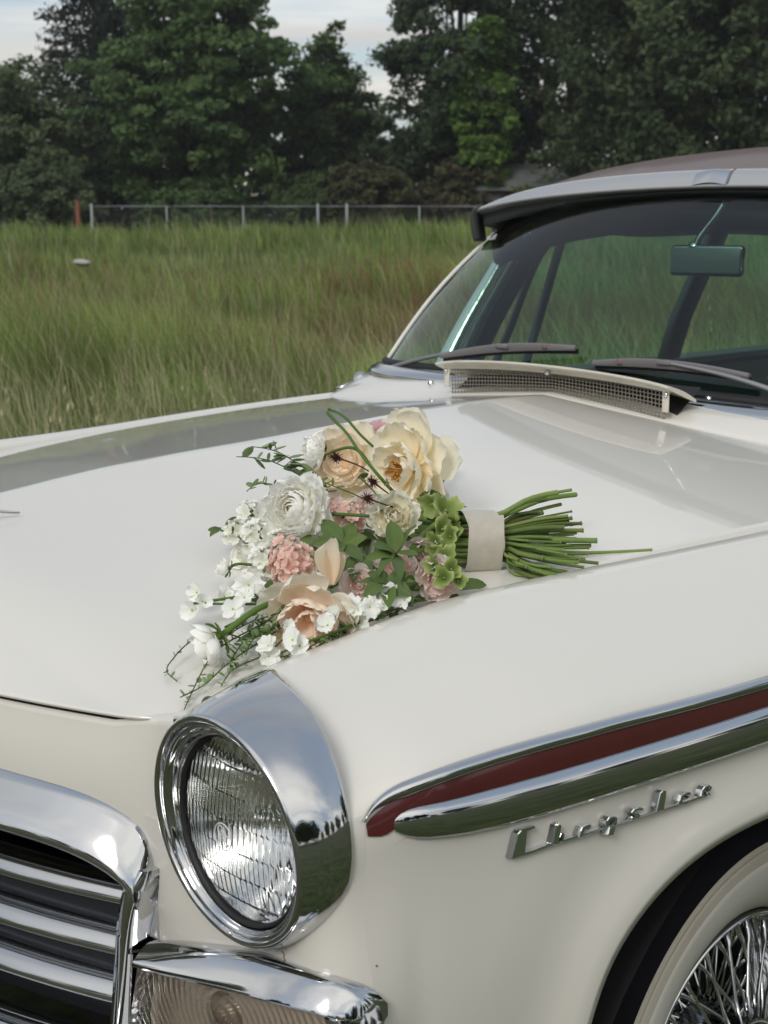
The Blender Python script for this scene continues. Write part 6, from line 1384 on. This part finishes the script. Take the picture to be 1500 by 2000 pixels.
for k, (pos, axis, Rr) in enumerate(BELLS):
    o = piece('green_bell', gvar[k % 6], bq, aim(pos, axis, PR.uniform(0, 6.28)) @ Matrix.Diagonal((Rr * PR.uniform(.8, 1.2), Rr * PR.uniform(.65, 1.0), Rr * PR.uniform(.9, 1.4), 1)))
    piece('inner_floret', ball(.11, (.30, .38, .16)), o, ml=Matrix.Translation((0, 0, .2)))
# leaves
def leaf_mesh(L_, W_, c0, c1, bend=.25, fold=.25):
    nv, nu = 9, 5; t = np.linspace(0, 1, nv); u = np.linspace(-1, 1, nu); V = np.zeros((nv, nu, 3)); C = np.zeros((nv, nu, 3)); p = PR.uniform(0, 6.28)
    for j in range(nv):
        w_ = W_ * .5 * math.sin(math.pi * min(1, t[j] ** .85 * .97 + .03)) ** .8
        V[j, :, 0] = u * w_; V[j, :, 1] = L_ * t[j]; V[j, :, 2] = -bend * L_ * (t[j] - .45) ** 2 + .2 * bend * L_ + fold * w_ * np.abs(u) + .06 * W_ * np.sin(t[j] * 9 + p + u * 2) * np.abs(u)
        C[j] = np.array(c0) + (np.array(c1) - np.array(c0)) * (.35 + .5 * np.abs(u)[:, None] * .6 + .3 * (1 - np.abs(u)[:, None]) ** 6)
    return tinted('leaf', V.reshape(-1, 3), grid_faces(nv, nu), C.reshape(-1, 3), M['greens'])
for k, (a, b, W_) in enumerate(LEAVES):
    a, b = Vector(a), Vector(b); y = (b - a); L_ = y.length; y.normalize()
    toc = (Vector(CAM.tolist()) - a).normalized(); zax = (toc * .75 + Vector((0, 0, .65)) + Vector(PR.normal(size=3).tolist()) * .25); zax = (zax - y * zax.dot(y)).normalized(); xax = y.cross(zax)
    mw = Matrix.Translation(a) @ Matrix((xax, y, zax)).transposed().to_4x4()
    q = PR.random(); piece('leaf', leaf_mesh(L_ * 1.12, W_ * .95, (.050 + .03 * q, .095 + .04 * q, .030), (.135 + .05 * q, .195 + .06 * q, .075)), bq, mw)
# trailing sprigs with small round leaves
rl = []
for k in range(3):
    V, Fc = lathe([(1e-4, .30), (.35, .27), (.75, .15), (1.0, .0), (.8, -.12), (.35, -.2), (1e-4, -.22)], 10, 'Z'); V = V * np.array([.85, 1.1, .8]) + np.array([0, 1.0, 0]) * 1.1
    rl.append(tinted('pod', V, Fc, np.array((.190, .275, .115)) * (.8 + .3 * k), M['greens']))
for pts, sz, n in SPRIGS:
    P_ = curve_pts(pts, 60); sp_ = piece('sprig', tinted('twig', *tube(P_, np.linspace(.0011, .0006, 60), 5), (.085, .13, .04), M['greens']), bq, Matrix.Identity(4))
    for k in range(n):
        t = (k + PR.uniform(.1, .9)) / n; p = P_[int(t * 59)]; d = Vector(PR.normal(size=3).tolist()); d.z += .4; d.normalize()
        q = d.to_track_quat('Y', 'Z').to_matrix().to_4x4()
        big = PR.random() < .6
        piece('pod' if big else 'thorn_leaf', rl[k % 3], sp_, ml=Matrix.Translation(Vector(p.tolist())) @ q @ Matrix.Diagonal(Vector((sz, sz, sz * .7, 1)) * (1 if big else .55)) if big else Matrix.Translation(Vector(p.tolist())) @ q @ Matrix.Diagonal((sz * .3, sz * .8, sz * .25, 1)))
# burgundy burr heads on dark stalks
for pos, axis, Rr, st in SEEDS:
    sp_ = [tube(np.array([(0, 0, 0), d * .55, d]), [.05, .04, .015], 4, False) for d in [v / np.linalg.norm(v) * PR.uniform(.7, 1.05) for v in PR.normal(size=(70, 3))]]
    V, Fc = join(ball_geo := lathe([(max(1e-5, .38 * math.sin(a)), -.38 * math.cos(a)) for a in np.linspace(.02, 3.12, 8)], 10, 'Z'), *sp_)
    hd = piece('seed_head', tinted('seed_head', V, Fc, (.075, .020, .022), M['greens']), bq, aim(pos, axis) @ Matrix.Scale(Rr, 4))
    piece('stalk', stem_mesh(st, .0010, (.07, .04, .03)), bq, Matrix.Identity(4))
for pts, r_ in LOOSE: gstem(pts, r_, (.105, .185, .045), .8)
# stems through the ribbon
B0, B1 = np.array(BIND[0]), np.array(BIND[1]); bx = (B1 - B0) / np.linalg.norm(B1 - B0)
bz = np.array([.10, 0, 1.0]); bz -= bx * (bz @ bx); bz /= np.linalg.norm(bz); by = np.cross(bz, bx)
SE = list(STEMENDS) + [((np.array(e_) + bx * PR.uniform(-.035, .004) + by * PR.normal() * .010 + bz * PR.normal() * .006).tolist(), r0 * .75) for e_, r0 in STEMENDS if r0 > .0022]
for k, (e, r_) in enumerate(SE):
    e = np.array(e); rel = e - B1; a, c = rel @ by, rel @ bz
    m = B0 + by * np.clip(a * .45, -.027, .027) * PR.uniform(.7, 1) + bz * np.clip(c * .6, -.030, .030)
    m -= 0
    i0 = B0 - bx * .11 + by * np.clip(-a * .8, -.05, .05) + bz * (np.clip(-c * .4, -.02, .02) + .012)
    g = PR.random(); col = np.array((.165, .245, .070)) * (.55 + .8 * g) + np.array((.03, .012, .008)) * (PR.random() < .3)
    if k == 20: col = np.array((.16, .10, .06))
    V, Fc = tube(curve_pts([i0, m - bx * .02, m + bx * .03, m + (e - m) * .6 + bz * PR.uniform(-.003, .003), e], 16), r_ * PR.uniform(.62, .95), 9)
    so = piece('stem', tinted('stem', V, Fc, col, M['greens']), bq, Matrix.Identity(4))
    ax = Vector((e - m).tolist()).normalized()
    V, Fc = lathe([(1e-5, .0007), (r_ * .85, .0006), (r_ * .93, -.0004)], 9, 'Z'); piece('cut_end', tinted('cut', V, Fc, (.30, .34, .16), M['greens']), so, ml=aim(e, ax))
sat = mat('satin_ribbon', (.50, .465, .39), .38, sss=0.0, vary=(60, .6, (.42, .385, .315)), bump=(90, .25)); sat.node_tree.nodes['Principled BSDF'].inputs['Sheen Weight'].default_value = .3
def band(w0, w1, sc, seed):
    rr_ = np.random.default_rng(seed); na = 56; rows = []
    f1, f2 = rr_.uniform(0, 6.28, 2)
    for t in np.linspace(0, 1, 9):
        row = []
        for a in np.linspace(0, 2 * np.pi, na, endpoint=False):
            k_ = sc * (1 + .026 * math.sin(3 * a + f1 + 2 * t) + .020 * math.sin(9 * a + 6 * t + f2)) * (1 + .03 * (2 * t - 1) ** 2)
            row.append(B0 + bx * (w0 + (w1 - w0) * t + .0015 * math.sin(2 * a + f1)) + by * .037 * k_ * math.cos(a) + bz * .0385 * k_ * math.sin(a))
        rows.append(row)
    return G(np.array(rows), False, True)
def wpiece(name, geo, m_, parent=None):
    me = mesh(name, *geo); me.materials.append(m_); return piece(name, me, parent or bq, Matrix.Identity(4))
rib = wpiece('ribbon', band(-.024, .022, 1.0, 1), sat); rib['label'] = 'beige satin ribbon binding the stems'
o = bpy.data.objects.new('ribbon_end', mesh('ribbon_end', *join(G(np.array([[B0 + bx * (-.020 + .046 * t + .006 * math.sin(a * 1.5)) + by * (.0392 + .0012 * t) * math.cos(a) + bz * (.0407 + .0012 * t) * math.sin(a) for t in np.linspace(0, 1, 5)] for a in np.linspace(R(112), R(225), 16)]))))); o.data.materials.append(sat); COL.objects.link(o); o.parent = rib
